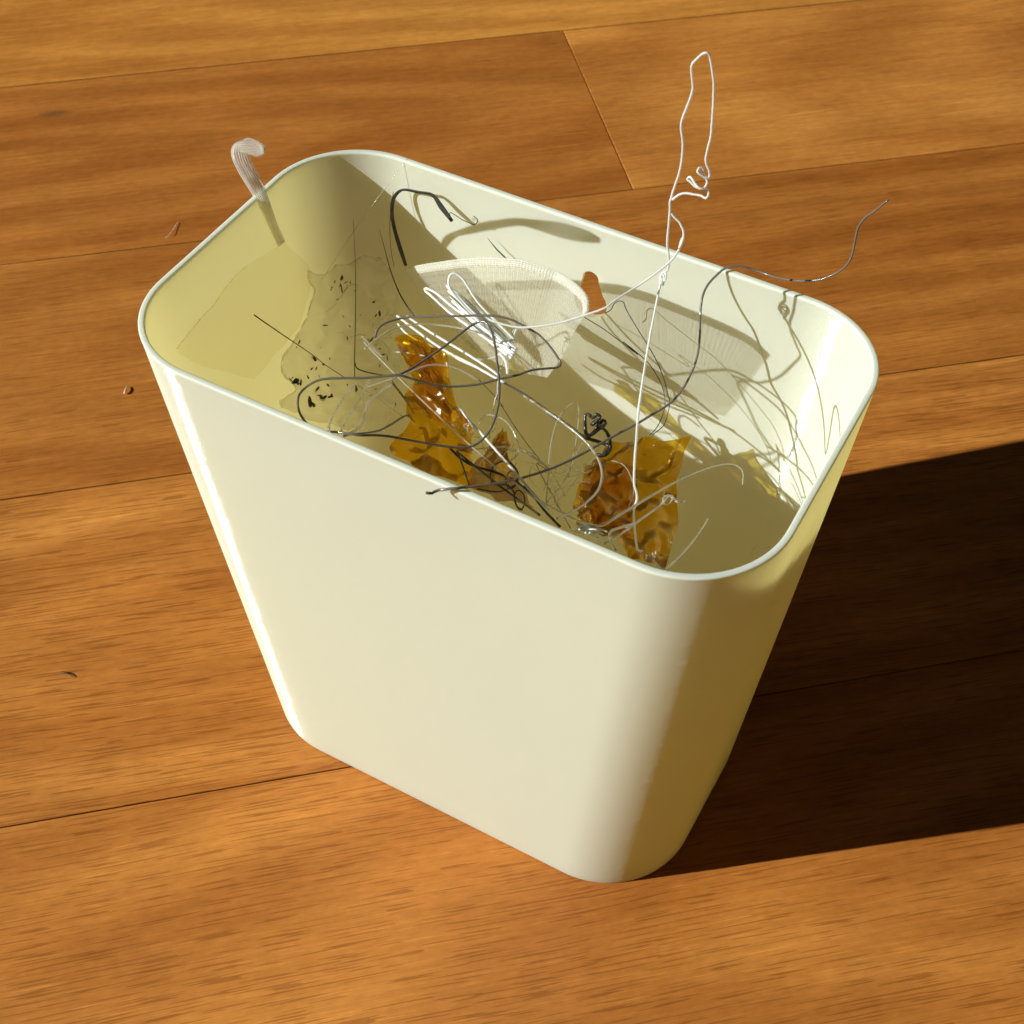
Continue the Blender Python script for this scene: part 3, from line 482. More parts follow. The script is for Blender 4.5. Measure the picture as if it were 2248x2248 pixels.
FL = [(-61.09,26.14,117.38,0.81),(-60.85,24.96,116.05,0.59),(-60.22,24.55,115.46,0.54),(-59.89,26.14,116.51,0.27),(-59.02,26.74,116.44,0.32),(-62.27,24.63,116.85,0.27),(-62.29,22.88,115.58,0.35),(-62.3,23.28,115.98,0.24),(-60.28,22.45,113.52,0.24),(-57.39,26.0,114.9,0.22),(-59.65,15.6,110.32,0.43),(-49.04,24.48,112.15,0.65),(-49.77,23.6,111.8,0.49),(-51.67,25.8,113.75,0.41),(-57.09,19.87,111.23,0.27),(-53.59,22.3,111.36,0.3),(-54.51,18.67,109.98,0.24),(-53.25,15.62,108.88,0.43),(-48.46,17.92,108.65,0.43),(-47.59,17.9,109.06,0.38),(-46.03,17.98,108.12,0.38),(-43.94,16.1,109.13,0.35),(-42.75,15.74,108.05,0.38),(-41.33,15.14,108.24,0.43),(-57.02,6.0,108.15,0.81),(-53.92,5.68,107.69,0.43),(-59.92,3.54,112.29,0.24),(-60.85,6.05,111.78,0.27),(-54.1,8.69,107.1,0.27),(-57.61,10.02,108.25,0.27),(-56.58,-4.24,109.33,0.65),(-55.64,-3.87,108.99,0.86),(-54.58,-4.19,109.05,0.7),(-54.64,-3.03,108.3,0.54),(-54.19,-0.61,108.41,0.38),(-55.33,2.83,107.92,0.32),(-46.8,5.16,104.52,0.32),(-43.61,4.22,105.7,0.65),(-38.56,5.41,106.76,0.32),(-39.7,4.43,104.88,0.38),(-51.74,-0.73,105.39,0.7),(-49.93,-2.45,105.77,0.81),(-49.13,-2.48,105.23,0.7),(-48.63,-2.0,105.3,0.54),(-47.48,-0.57,105.6,0.65),(-47.59,-1.07,105.26,0.43),(-49.35,-6.98,107.72,0.65),(-48.42,-6.92,107.16,0.59),(-49.98,1.67,105.81,0.35),(-41.69,12.37,107.45,0.27),(-30.78,2.15,108.22,0.27),(-54.48,3.41,107.84,0.35),(-52.73,1.99,107.45,0.32),(-56.48,-3.74,109.67,0.38)]
for (x, y, z, s) in FL:
    f = bpy.data.objects.new('dark_fleck', rnd.choice(fleck_meshes)); COL.objects.link(f)
    f.parent = speck_root
    f.location = Vector((x, y, z)) * 0.001 - speck_root.location
    f.scale = Vector((s * rnd.uniform(0.7, 1.8), s * rnd.uniform(0.6, 1.1), s * rnd.uniform(0.5, 1.2))) * 0.001
    f.rotation_euler = (rnd.uniform(0, 3), rnd.uniform(0, 3), rnd.uniform(0, 3))

# ribbed translucent cup wall
G = refine(PATCH['cup'], 12, 10)
cup_root = tag(empty('ribbed_cup', G[-1][len(G[0]) // 2]), 'broken translucent cup wall with fine ribs leaning on the back wall', 'cup piece')
Nn = grid_normals(G); nvv = len(G); nuu = len(G[0])
for j in range(nvv):
    for i in range(nuu):
        G[j][i] += Nn[j][i] * (0.00005 * (1 if j % 4 < 2 else -1) + 0.00010 * (1 if i % 3 < 1 else -1))
o = sheet('ribbed_wall', G, 0.0005, M['cup'], smooth=False); rooted(o, cup_root)
V, F = [], []
for i in range(24, nuu - 1, 2):
    path = [G[j][i] - Nn[j][i] * 0.0003 for j in range(3, nvv - 8 + (i * 7) % 5, 2)]
    v_, f_ = tube_mesh(path, [0.00008 * (0.8 + 0.5 * noise.noise(p * 700)) for p in path], 5)
    F += [tuple(q + len(V) for q in f) for f in f_]; V += v_
o = link('fine_ribs', V, F, M['crease']); rooted(o, cup_root); o['kind'] = 'stuff'
for k in range(5):
    path = [G[k][i] for i in range(10, nuu)]
    V, F = tube_mesh(path, [0.00036 * (0.9 + 0.2 * noise.noise(p * 500)) for p in path], 8)
    o = link('rim_ring', V, F, M['cuprim']); rooted(o, cup_root)

# crumpled amber film
def crumple(rows, k, amp, seed):
    """flat facets: the coarse grid is knocked about, split again, and knocked about less"""
    r = random.Random(seed)
    G = [[Vector(p) * 0.001 for p in row] for row in rows]
    def jitter(G, a):
        Nn = grid_normals(G)
        return [[p + Nn[j][i] * r.uniform(-1, 1) * a + Vector((r.uniform(-1, 1), r.uniform(-1, 1), r.uniform(-1, 1))) * a * 0.22 for i, p in enumerate(row)] for j, row in enumerate(G)]
    def split(G):
        R = []
        for row in G:
            o = []
            for a, b in zip(row, row[1:]): f = r.uniform(0.35, 0.65); o += [a, a.lerp(b, f)]
            R.append(o + [row[-1]])
        O = []
        for a, b in zip(R, R[1:]): f = r.uniform(0.35, 0.65); O += [a, [p.lerp(q, f) for p, q in zip(a, b)]]
        return O + [R[-1]]
    G = jitter(G, amp)
    def relax(G):   # rounds the folds a little so they bend instead of snapping
        h, w = len(G), len(G[0]); R = [list(row) for row in G]
        for j in range(h):
            for i in range(w):
                nb = [G[a][b] for a, b in ((j - 1, i), (j + 1, i), (j, i - 1), (j, i + 1)) if 0 <= a < h and 0 <= b < w]
                R[j][i] = G[j][i] * 0.6 + sum(nb, Vector()) / len(nb) * 0.4
        return R
    for _ in range(k): amp *= 0.14; G = relax(jitter(split(G), amp))
    return G
def amber(name, label, key, amp, seed, layers, k_split=2):
    root = tag(empty(name, Vector(PATCH[key][len(PATCH[key]) // 2][len(PATCH[key][0]) // 2]) * 0.001), label, 'amber film')
    for k in range(layers):
        rows = PATCH[key]
        if k:   # inner folds: smaller pieces of the same sheet, turned over behind it
            r = random.Random(seed + k); h = len(rows); w = len(rows[0])
            j0 = r.randint(0, max(0, h // 3)); i0 = r.randint(0, max(0, w // 4))
            rows = [row[i0:i0 + max(4, int(w * 0.72))] for row in rows[j0:j0 + max(4, int(h * 0.66))]]
            rows = [[(p[0] - 1.2 * k + r.uniform(-1, 1), p[1] + 1.6 * k, p[2] - 1.0 * k + r.uniform(-1, 1)) for p in row] for row in rows]
        G = crumple(rows, k_split, amp, seed * 7 + k)
        o = sheet('fold', G, 0.00006, M['amber']); o.data.set_sharp_from_angle(angle=math.radians(24)); rooted(o, root)
    return root
amber('amber_film', 'tall crumpled amber film twisted below the white strands', 'tape_a', 0.0019, 3, 2)
amber('amber_film', 'largest crumpled amber film sheet, below the tall upright strand', 'tape_b', 0.0022, 5, 2)
amber('amber_film', 'small pointed amber film scrap behind the black coils', 'tape_c', 0.0013, 9, 2)

# black bent ribbon
rb = [[(-47.58,34.6,120.66),(-47.27,34.71,120.88),(-46.95,34.81,121.09)],[(-49.95,35.61,124.82),(-49.54,35.77,125.09),(-49.13,35.94,125.36)],[(-51.96,36.63,129.7),(-51.54,36.75,129.78),(-51.12,36.87,129.86)],[(-53.02,37.61,133.39),(-52.6,37.73,133.46),(-52.18,37.85,133.54)],[(-53.22,38.84,136.33),(-52.77,38.9,136.29),(-52.32,38.96,136.25)],[(-52.13,39.91,138.48),(-51.82,39.85,138.26),(-51.51,39.79,138.04)],[(-50.25,40.42,139.56),(-50.16,40.32,139.3),(-50.07,40.23,139.04)],[(-46.45,40.63,140.1),(-46.47,40.51,139.79),(-46.49,40.4,139.48)],[(-42.39,40.82,140.59),(-42.57,40.7,140.29),(-42.75,40.59,139.98)],[(-38.94,39.87,138.85),(-39.4,39.7,138.42),(-39.86,39.52,137.99)],[(-35.56,38.63,136.75),(-35.81,38.5,136.46),(-36.05,38.37,136.18)]]
G = refine(rb, 3, 4)
o = sheet('black_ribbon', G, 0.00025, M['black']); tag(o, 'bent flat black ribbon arching against the back wall', 'ribbon')

# ------------------------------------------------------------------ scraps in the bin: strands
STRANDS = [
('plastic_strand', 'tall milky strand standing upright with a long loop high above the rim', 'strand', 'milky', (0.29, 0.29), 0.12, [(43.29, -17.0, 116.51), (42.35, -17.4, 116.94), (40.89, -16.14, 119.9), (39.27, -14.13, 124.24), (39.01, -12.57, 127.05), (37.65, -11.58, 129.77), (36.5, -9.72, 133.91), (35.62, -7.81, 138.09), (34.73, -6.0, 142.27), (32.47, 0.06, 144.19), (30.34, 6.19, 146.27), (31.01, 3.1, 134.15), (29.3, 8.47, 139.75), (27.76, 13.5, 145.24), (26.35, 18.77, 149.79), (25.56, 21.69, 152.4), (25.35, 22.8, 153.38), (24.8, 23.5, 154.28), (25.24, 23.8, 155.78), (26.11, 24.0, 156.76), (26.03, 24.4, 158.72), (25.63, 24.62, 160.67), (25.05, 24.81, 162.93), (24.67, 25.41, 167.15), (24.41, 25.82, 170.38), (24.13, 26.0, 172.3), (24.24, 26.16, 172.96), (24.43, 26.65, 175.35), (24.91, 27.38, 178.82), (24.92, 27.94, 182.45), (24.55, 28.26, 185.75), (23.77, 28.34, 189.01), (23.86, 28.57, 190.8), (24.51, 29.1, 194.18), (24.91, 29.46, 197.0), (24.5, 29.48, 199.45), (24.1, 29.48, 201.89), (24.81, 29.72, 203.37), (25.78, 29.95, 204.68), (26.56, 30.0, 205.14), (27.18, 30.31, 204.54), (28.27, 30.36, 200.92), (28.8, 30.27, 198.57), (29.27, 29.98, 195.23), (29.59, 29.66, 192.33), (29.98, 29.15, 188.45), (29.91, 28.86, 186.95), (29.91, 28.15, 183.22), (30.94, 28.16, 181.05), (31.21, 28.0, 179.83), (30.75, 27.51, 179.68), (29.91, 27.25, 180.11), (28.91, 27.0, 180.76), (28.89, 27.77, 181.27), (29.5, 28.18, 181.09), (29.91, 27.99, 179.93), (30.85, 28.0, 178.56), (30.86, 27.49, 177.74), (30.35, 27.03, 177.26), (29.16, 26.75, 177.3), (27.71, 26.9, 177.97), (26.97, 27.0, 178.36), (27.44, 27.25, 178.94), (28.92, 26.46, 178.25), (30.21, 26.0, 177.86), (31.34, 27.03, 177.62), (31.89, 27.06, 176.65), (31.49, 26.7, 175.43), (30.3, 27.0, 175.53), (28.01, 26.94, 175.16), (26.76, 26.86, 174.9), (25.65, 26.55, 174.26), (24.65, 26.0, 173.07)]),
('plastic_strand', 'milky strand branching off the tall upright one and sagging toward the white bundle', 'strand', 'milky', (0.28, 0.28), 0.06, [(24.55, 26.0, 169.92), (25.44, 25.87, 169.14), (26.74, 25.87, 168.28), (28.04, 25.42, 166.81), (28.47, 24.63, 165.37), (28.33, 23.45, 163.67), (28.13, 25.0, 165.28), (28.16, 24.32, 163.36), (27.11, 23.0, 160.51), (24.64, 20.52, 157.48), (21.79, 18.0, 154.67), (19.15, 13.38, 153.27), (18.02, 11.0, 152.46), (14.45, 9.04, 150.44), (10.28, 6.83, 148.34), (6.18, 5.0, 146.88), (1.73, 3.71, 145.52), (-2.14, 3.17, 145.14), (-5.55, 3.0, 145.2)]),
('milky_knot', 'small milky knot tied halfway up the tall upright strand', 'knot', 'milky', (0.24, 0.24), 0.06, [(25.14, 22.5, 152.81), (25.67, 22.6, 154.5), (24.99, 23.2, 155.15), (25.31, 23.8, 155.81), (26.13, 23.4, 156.05), (26.32, 22.8, 155.01), (25.59, 23.0, 153.99), (25.11, 23.6, 154.72), (25.94, 23.0, 155.87), (25.87, 23.0, 153.21)]),
('dark_strand', 'long smoky grey strand curving over the back rim and down across the bin', 'strand', 'smoke', (0.26, 0.34), 0.06, [(62.82, 50.0, 171.69), (60.9, 49.35, 168.71), (59.32, 48.87, 166.6), (58.47, 48.25, 164.12), (58.56, 47.68, 161.55), (58.81, 46.97, 158.37), (58.54, 46.34, 156.02), (57.51, 45.76, 154.08), (56.05, 45.3, 152.45), (53.37, 44.77, 150.36), (49.47, 44.57, 148.59), (45.92, 44.69, 147.57), (42.53, 45.01, 146.96), (38.99, 45.5, 146.58), (35.92, 44.5, 147.17), (33.95, 43.5, 147.16), (32.66, 42.63, 146.77), (31.48, 41.0, 145.52), (30.5, 38.96, 143.95), (30.29, 37.14, 142.32), (30.72, 35.35, 140.53), (31.6, 33.5, 138.56), (32.54, 32.1, 135.0), (33.21, 30.69, 131.72), (33.31, 29.0, 128.35), (33.27, 25.72, 126.19), (32.72, 22.72, 124.43), (31.64, 20.0, 123.09), (29.27, 15.46, 122.24), (27.45, 11.99, 121.65), (24.63, 7.0, 121.02), (21.09, -3.15, 122.14), (18.12, -10.96, 123.49), (14.93, -18.0, 125.45), (14.91, -19.33, 126.47), (14.92, -31.08, 135.79), (15.16, -43.3, 146.45), (10.72, -46.0, 145.73), (10.28, -47.12, 145.75), (9.39, -48.0, 146.27)]),
('dark_strand', 'dark grey strand tangled into a wide figure-of-eight loop lying on the front rim', 'strand', 'smoke2', (0.3, 0.3), 0.06, [(-29.55, -6.0, 136.27), (-29.63, -4.56, 137.64), (-28.63, -2.82, 138.61), (-25.54, -0.0, 139.26), (-20.15, 1.51, 140.77), (-14.11, 3.0, 142.41), (-9.08, 4.22, 143.85), (-4.92, 5.0, 144.85), (-1.48, 5.79, 144.65), (2.25, 6.02, 143.86), (5.42, 6.0, 143.03), (8.41, 4.99, 142.09), (10.75, 3.89, 141.15), (12.18, 3.0, 140.45), (12.01, 1.92, 140.0), (10.08, 0.02, 140.31), (7.85, -2.26, 140.64), (5.91, -5.0, 140.52), (3.1, -7.39, 140.14), (-0.54, -10.74, 139.53), (-4.91, -14.0, 139.56), (-8.54, -16.63, 140.64), (-11.63, -18.36, 142.05), (-14.4, -20.0, 143.32), (-17.44, -21.87, 143.02), (-20.47, -23.77, 142.76), (-22.64, -25.0, 142.72), (-27.43, -27.48, 142.35), (-29.61, -29.11, 141.73), (-31.14, -31.0, 140.52), (-30.31, -34.24, 140.96), (-27.57, -37.7, 141.12), (-24.04, -40.0, 141.55), (-19.96, -41.71, 143.03), (-15.07, -41.87, 145.2), (-10.67, -41.0, 145.84), (-7.19, -37.17, 144.0), (-3.57, -34.0, 141.79), (1.03, -30.62, 139.66), (4.5, -28.0, 138.25), (6.64, -25.9, 137.87), (7.9, -23.39, 138.36), (8.33, -20.0, 139.75), (6.82, -14.9, 140.41), (4.34, -10.0, 141.3), (1.48, -6.02, 143.69), (-0.04, -4.0, 144.96), (-1.82, -1.77, 145.64), (-3.86, 0.0, 146.2), (-5.56, 0.54, 146.45), (-7.36, 0.0, 145.48), (-8.68, -2.59, 144.67), (-10.5, -6.74, 143.23), (-12.58, -11.0, 142.0), (-14.11, -15.47, 141.61), (-15.42, -18.5, 141.63), (-18.53, -16.48, 136.87), (-19.62, -13.19, 131.32), (-21.04, -8.0, 122.81), (-24.21, 0.0, 110.36)]),
('dark_strand', 'thin straight dark hair standing vertically beside the speckled film', 'hair', 'black', (0.05, 0.13), 0.06, [(-58.83, 29.95, 134.13), (-55.83, 25.56, 130.95), (-51.56, 18.91, 126.44), (-46.69, 10.63, 121.3), (-41.85, 2.19, 116.47), (-40.11, -0.57, 114.93)]),
('dark_strand', 'tapered black sliver curving down in front of the speckled film top', 'sliver', 'black', (0.05, 0.2), 0.06, [(-54.71, 34.86, 129.39), (-51.09, 31.23, 127.59), (-46.04, 26.2, 125.21), (-41.24, 22.24, 123.4), (-37.39, 19.82, 122.36), (-34.92, 18.49, 121.83)]),
('dark_strand', 'thin dark hair running beside the bent black ribbon', 'hair', 'black', (0.07, 0.1), 0.06, [(-50.71, 34.48, 119.27), (-51.81, 35.18, 123.71), (-52.54, 36.29, 128.84), (-52.8, 37.67, 134.28), (-52.61, 38.93, 138.68)]),
('dark_sliver', 'tiny black barbed sliver against the sunlit back wall', 'sliver', 'black', (0.06, 0.2), 0.06, [(-27.38, 40.94, 133.04), (-24.79, 40.56, 131.09), (-23.37, 40.48, 130.19), (-21.74, 40.4, 129.17)]),
('dark_strand', 'straight dark stick jutting over the clear film at the shaded end', 'stick', 'black', (0.2, 0.1), 0.15, [(-61.75, -7.96, 130.58), (-54.32, -8.67, 128.96), (-44.89, -9.61, 127.17), (-41.06, -10.24, 126.35), (-34.92, -10.94, 125.37)]),
('dark_strand', 'thin dark wire with a kinked end hooked past the keyhole, outer of two arcs', 'wire', 'black', (0.13, 0.13), 0.06, [(7.25, 35.91, 127.84), (8.46, 36.33, 128.91), (9.1, 36.99, 130.86), (10.34, 37.33, 131.78), (11.39, 37.06, 131.77), (12.56, 35.88, 131.21), (17.29, 32.52, 129.75), (20.36, 30.41, 128.91), (23.79, 28.97, 126.35), (26.91, 27.1, 123.55), (29.46, 24.92, 120.73), (30.46, 23.82, 119.43), (31.13, 20.71, 116.48), (30.55, 19.11, 115.29), (29.43, 17.49, 114.31)]),
('dark_strand', 'thin dark wire starting below the keyhole, inner of two arcs', 'wire', 'black', (0.12, 0.12), 0.06, [(1.79, 36.42, 123.79), (7.73, 35.59, 123.0), (17.59, 33.39, 121.28), (13.85, 32.59, 124.33), (20.31, 31.79, 122.08), (24.09, 30.39, 120.0), (26.69, 28.74, 118.04), (28.43, 26.42, 115.78), (28.89, 23.77, 113.65), (28.61, 21.58, 112.15), (27.95, 20.06, 111.28)]),
('dark_tangle', 'knotted black blob of filament hanging above the amber film', 'tangle', 'black2', (0.5, 0.5), 0.2, [(10.78, 17.21, 105.67), (13.09, 17.15, 105.44), (17.07, 17.47, 105.48), (19.06, 17.28, 105.22), (18.74, 15.06, 104.17), (17.58, 14.36, 104.45), (19.34, 14.89, 104.87), (19.87, 16.5, 105.62), (18.99, 17.97, 106.73), (17.42, 19.11, 107.79), (15.77, 19.35, 108.19), (14.22, 17.77, 106.65), (12.88, 17.44, 106.52), (10.95, 20.59, 109.0), (11.85, 20.6, 109.67), (13.18, 19.81, 109.82), (14.1, 20.05, 111.25), (14.98, 20.21, 110.83), (14.23, 18.9, 109.48), (13.77, 18.37, 109.0), (14.25, 19.58, 109.61), (15.7, 19.45, 108.54), (16.39, 20.63, 109.04), (15.51, 20.84, 109.37), (14.76, 19.52, 108.02), (14.42, 18.47, 106.86), (13.4, 17.25, 105.75)]),
('dark_strand', 'black strand running diagonally from the amber crumple to the front rim', 'strand', 'black2', (0.33, 0.33), 0.06, [(-2.18, -19.91, 127.34), (1.18, -20.85, 126.63), (4.5, -21.14, 126.42), (9.18, -20.81, 126.81), (14.08, -20.96, 126.9), (18.77, -23.36, 128.16), (18.06, -23.92, 129.84), (22.1, -26.51, 130.8), (26.35, -29.59, 131.79), (30.96, -32.59, 133.11)]),
('dark_strand', 'straight black strand dropping steeply in front of the small amber scrap', 'strand', 'black2', (0.22, 0.22), 0.06, [(-0.5, -19.75, 127.41), (3.45, -24.11, 128.6), (8.1, -29.44, 130.16)]),
('dark_strand', 'black strand lying lowest along the front rim beside the coils', 'strand', 'black2', (0.3, 0.3), 0.06, [(-1.27, -18.51, 125.45), (6.42, -22.66, 127.95), (13.92, -26.88, 130.64), (21.06, -30.83, 133.54), (28.79, -37.73, 140.53)]),
('dark_coil', 'small tangled coil of thin black loops beside the front rim', 'coil', 'black2', (0.2, 0.2), 0.06, [(7.62, -25.39, 124.96), (10.62, -23.34, 123.73), (12.38, -21.53, 123.41), (13.68, -18.88, 123.83), (12.97, -16.99, 124.81), (11.04, -16.02, 125.57), (8.97, -16.07, 125.64), (7.45, -17.09, 124.67), (6.96, -18.4, 122.95), (7.92, -19.16, 121.02), (11.34, -19.66, 122.87), (11.43, -19.54, 124.6), (12.1, -19.24, 126.89), (13.55, -19.4, 127.8), (15.14, -21.06, 127.99), (15.66, -23.86, 128.27), (15.13, -25.37, 128.99), (14.86, -25.53, 130.3), (17.37, -27.05, 130.92), (18.96, -29.32, 130.49), (20.75, -30.46, 130.41), (21.38, -29.85, 131.9), (20.92, -29.41, 134.24), (20.0, -29.86, 135.45), (19.81, -31.31, 135.46), (21.51, -33.5, 135.08), (23.11, -34.06, 135.24)]),
('dark_strand', 'thin dark dotted hair slanting behind the black coils', 'hair', 'black', (0.11, 0.11), 0.3, [(-14.39, 13.24, 115.1), (-10.06, 12.41, 113.21), (-6.33, 11.26, 111.31), (-7.32, 11.38, 112.23), (-2.19, 9.09, 109.18), (2.69, 7.21, 106.64), (10.85, 1.16, 108.24), (9.27, -0.95, 110.78), (17.28, -8.57, 112.3), (26.29, -17.23, 114.52)]),
('plastic_strand', 'clear strand, tinted smoky for its shadow, running diagonally from the white bundle to the black tangle', 'strand', 'smoke2', (0.3, 0.3), 0.06, [(-3.5, 3.29, 128.1), (2.76, 4.54, 125.42), (8.7, 5.09, 122.49), (15.76, 5.66, 119.17), (7.78, 5.32, 121.48), (10.67, 10.83, 114.03), (13.65, 15.91, 106.82)]),  # clear strand; the smoky material paints in the dark shadow along it
('plastic_strand', 'grey clear strand hanging straight down from the white bundle tip', 'strand', 'clear', (0.22, 0.22), 0.2, [(-7.38, 18.2, 129.93), (-7.07, 14.33, 127.43), (-6.46, 10.92, 125.15), (-5.69, 7.58, 122.91), (-4.61, 5.35, 121.24), (-4.62, 4.44, 120.74), (-3.94, 1.6, 116.68), (-3.18, -1.05, 112.92)]),
('white_bundle', 'flattened bundle of milky white filament loops in front of the ribbed cup', 'bundle', 'milkywhite', (0.34, 0.34), 0.05, [(-5.84, 16.25, 128.44), (-11.53, 16.91, 131.61), (-16.75, 17.55, 134.72), (-21.26, 18.93, 138.34), (-23.43, 18.82, 139.37), (-24.31, 17.99, 138.94), (-23.85, 16.76, 137.18), (-22.03, 16.29, 135.34), (-17.44, 16.1, 131.9), (-12.18, 16.1, 128.36), (-7.15, 16.21, 125.26), (-6.21, 16.1, 124.58), (-6.97, 16.23, 125.02), (-9.08, 17.46, 127.08), (-14.82, 19.9, 127.85), (-20.65, 22.0, 128.57), (-26.62, 23.89, 129.15), (-28.55, 23.43, 130.26), (-25.45, 22.06, 130.15), (-19.46, 19.57, 129.13), (-13.9, 17.51, 128.45), (-7.8, 15.46, 128.05), (-4.89, 14.97, 127.42), (-9.06, 16.98, 126.66), (-14.55, 19.35, 127.35), (-20.12, 21.4, 127.99), (-25.84, 23.23, 128.48), (-27.64, 22.71, 129.59), (-24.65, 21.36, 129.54), (-18.94, 18.94, 128.6), (-13.62, 16.94, 127.98), (-7.79, 14.96, 127.66), (-4.72, 13.96, 127.62), (-9.03, 16.5, 126.23), (-14.27, 18.81, 126.84), (-19.59, 20.8, 127.4), (-25.05, 22.58, 127.81), (-26.73, 21.99, 128.92), (-23.86, 20.67, 128.92), (-18.42, 18.32, 128.06), (-13.35, 16.37, 127.52), (-7.78, 14.46, 127.27), (-4.53, 12.94, 127.83), (-9.01, 16.02, 125.8), (-13.99, 18.27, 126.34), (-19.06, 20.2, 126.81), (-24.26, 21.93, 127.13), (-25.82, 21.28, 128.25), (-23.08, 19.98, 128.31), (-17.91, 17.69, 127.52), (-13.08, 15.81, 127.05), (-7.77, 13.97, 126.88), (-4.33, 11.91, 128.07), (-8.98, 15.54, 125.36), (-13.72, 17.73, 125.83), (-18.54, 19.61, 126.22), (-23.48, 21.28, 126.45), (-24.92, 20.58, 127.58), (-22.29, 19.29, 127.68), (-17.39, 17.07, 126.98), (-12.81, 15.25, 126.58), (-7.76, 13.47, 126.48), (-4.12, 10.86, 128.32)]),
('white_bundle_loop', 'long narrow white loop sticking out beside the white bundle', 'loop', 'milkywhite', (0.36, 0.36), 0.06, [(-6.41, 13.8, 128.14), (-10.98, 13.97, 127.71), (-16.1, 15.03, 128.12), (-23.97, 16.78, 129.03), (-29.57, 18.47, 130.16), (-31.76, 19.03, 130.56), (-31.67, 19.25, 131.3), (-28.15, 18.74, 131.2), (-22.58, 17.08, 130.48), (-15.61, 15.52, 130.12), (-9.63, 13.55, 129.5)]),
('plastic_strand', 'milky strand curving around and under the white bundle', 'strand', 'milky', (0.3, 0.3), 0.06, [(-13.38, 8.3, 125.85), (-10.62, 10.03, 125.51), (-8.66, 11.86, 125.82), (-7.09, 14.37, 126.95), (-6.9, 16.69, 128.71), (-6.9, 18.34, 130.04)]),
('plastic_strand', 'longer of two parallel milky strands above the amber crumple', 'strand', 'milky', (0.36, 0.36), 0.06, [(-34.2, 10.06, 128.6), (-26.46, 8.07, 127.83), (-19.41, 6.43, 127.45), (-11.13, 5.07, 127.71), (-5.3, 3.89, 127.87), (-1.83, 3.23, 128.06)]),
('plastic_strand', 'second parallel milky strand, the one nearer the white bundle', 'strand', 'milky', (0.36, 0.36), 0.06, [(-32.61, 11.81, 127.76), (-24.59, 10.02, 127.38), (-15.13, 8.11, 127.4), (-7.34, 6.21, 127.44), (-3.71, 4.97, 127.29)]),
('plastic_strand', 'short milky strand bending beside the top of the amber crumple', 'strand', 'milky', (0.28, 0.28), 0.06, [(-34.85, 11.12, 125.12), (-31.95, 9.85, 124.49), (-28.44, 9.19, 124.34), (-22.3, 8.6, 124.67), (-14.81, 7.51, 124.95), (-7.53, 6.55, 125.54)]),
('plastic_strand', 'short thick milky stub below the tip of the white bundle', 'strand', 'milky', (0.42, 0.42), 0.06, [(-7.15, 10.79, 128.44), (-4.66, 9.3, 128.15), (-2.74, 6.66, 127.45)]),
('plastic_strand', 'long thin clear strand running straight across the amber crumple', 'strand', 'clear2', (0.2, 0.2), 0.06, [(-37.18, -0.49, 129.11), (-30.62, -1.48, 125.86), (-35.34, -2.33, 129.67), (-24.59, -6.86, 128.63), (-10.87, -12.47, 128.07), (1.9, -17.82, 128.21), (13.57, -23.2, 130.03), (22.99, -27.66, 131.96)]),
('plastic_strand', 'clear arched strand rising over the top of the amber crumple', 'strand', 'clear2', (0.26, 0.26), 0.06, [(-30.17, -9.63, 123.82), (-24.01, -4.74, 126.22), (-20.99, -1.0, 127.2), (-18.57, 1.22, 127.4), (-15.22, 3.11, 126.76), (-12.06, 4.06, 125.47), (-9.37, 4.55, 124.11)]),
('plastic_strand', 'pale green-tinged strand curving inside the dark loop at the front rim', 'strand', 'clear2', (0.36, 0.36), 0.06, [(-15.11, -39.82, 142.24), (-15.37, -36.51, 140.34), (-16.07, -32.43, 138.49), (-18.15, -27.45, 136.92), (-19.69, -24.31, 136.01), (-20.7, -19.53, 134.25), (-21.39, -12.36, 131.16)]),
('plastic_strand', 'knobbly clear strand standing inside the dark loop, middle of three', 'strand', 'clear2', (0.22, 0.22), 0.4, [(-16.82, -38.62, 141.48), (-19.72, -31.66, 138.52), (-22.09, -24.55, 135.49), (-24.4, -18.67, 133.27), (-26.19, -14.05, 131.6)]),
('plastic_strand', 'knobbly clear strand closest to the dark loop bend, with a bright bead', 'strand', 'clear2', (0.26, 0.26), 0.4, [(-15.84, -43.34, 146.12), (-18.1, -40.43, 144.46), (-22.32, -31.8, 139.86), (-26.59, -21.1, 134.25), (-28.13, -16.22, 131.62)]),
('plastic_strand', 'straight milky stick slanting across the small amber scrap', 'stick', 'milkywhite', (0.36, 0.36), 0.02, [(-8.75, -4.81, 123.23), (2.26, -12.28, 125.85), (13.8, -20.52, 129.19), (22.73, -27.2, 132.24), (26.59, -30.1, 133.72)]),
('plastic_strand', 'thin yellowish strand under the dark figure-of-eight loop', 'strand', 'clear2', (0.2, 0.2), 0.06, [(-34.25, -7.47, 120.66), (-27.57, -8.91, 120.54), (-20.36, -10.74, 120.41)]),
('plastic_strand', 'smoky brown strand rising from the front rim to the amber crumple', 'strand', 'smoke2', (0.24, 0.24), 0.06, [(-15.76, -38.94, 141.39), (-15.29, -34.73, 138.4), (-14.53, -28.7, 134.31), (-14.46, -23.41, 131.85), (-14.55, -19.35, 130.24), (-14.37, -16.81, 129.0)]),
('plastic_strand', 'clear hooked strand ending in a tiny ball above the small amber scrap', 'strand', 'clear2', (0.22, 0.22), 0.06, [(-3.72, -4.98, 120.68), (-3.43, -4.18, 121.93), (-3.14, -3.73, 122.58), (-2.77, -3.42, 122.94), (-0.86, -2.94, 123.37), (2.11, -3.05, 123.23), (5.02, -4.37, 122.26), (7.48, -6.52, 120.92), (8.09, -8.27, 120.09), (7.52, -10.14, 119.69)]),
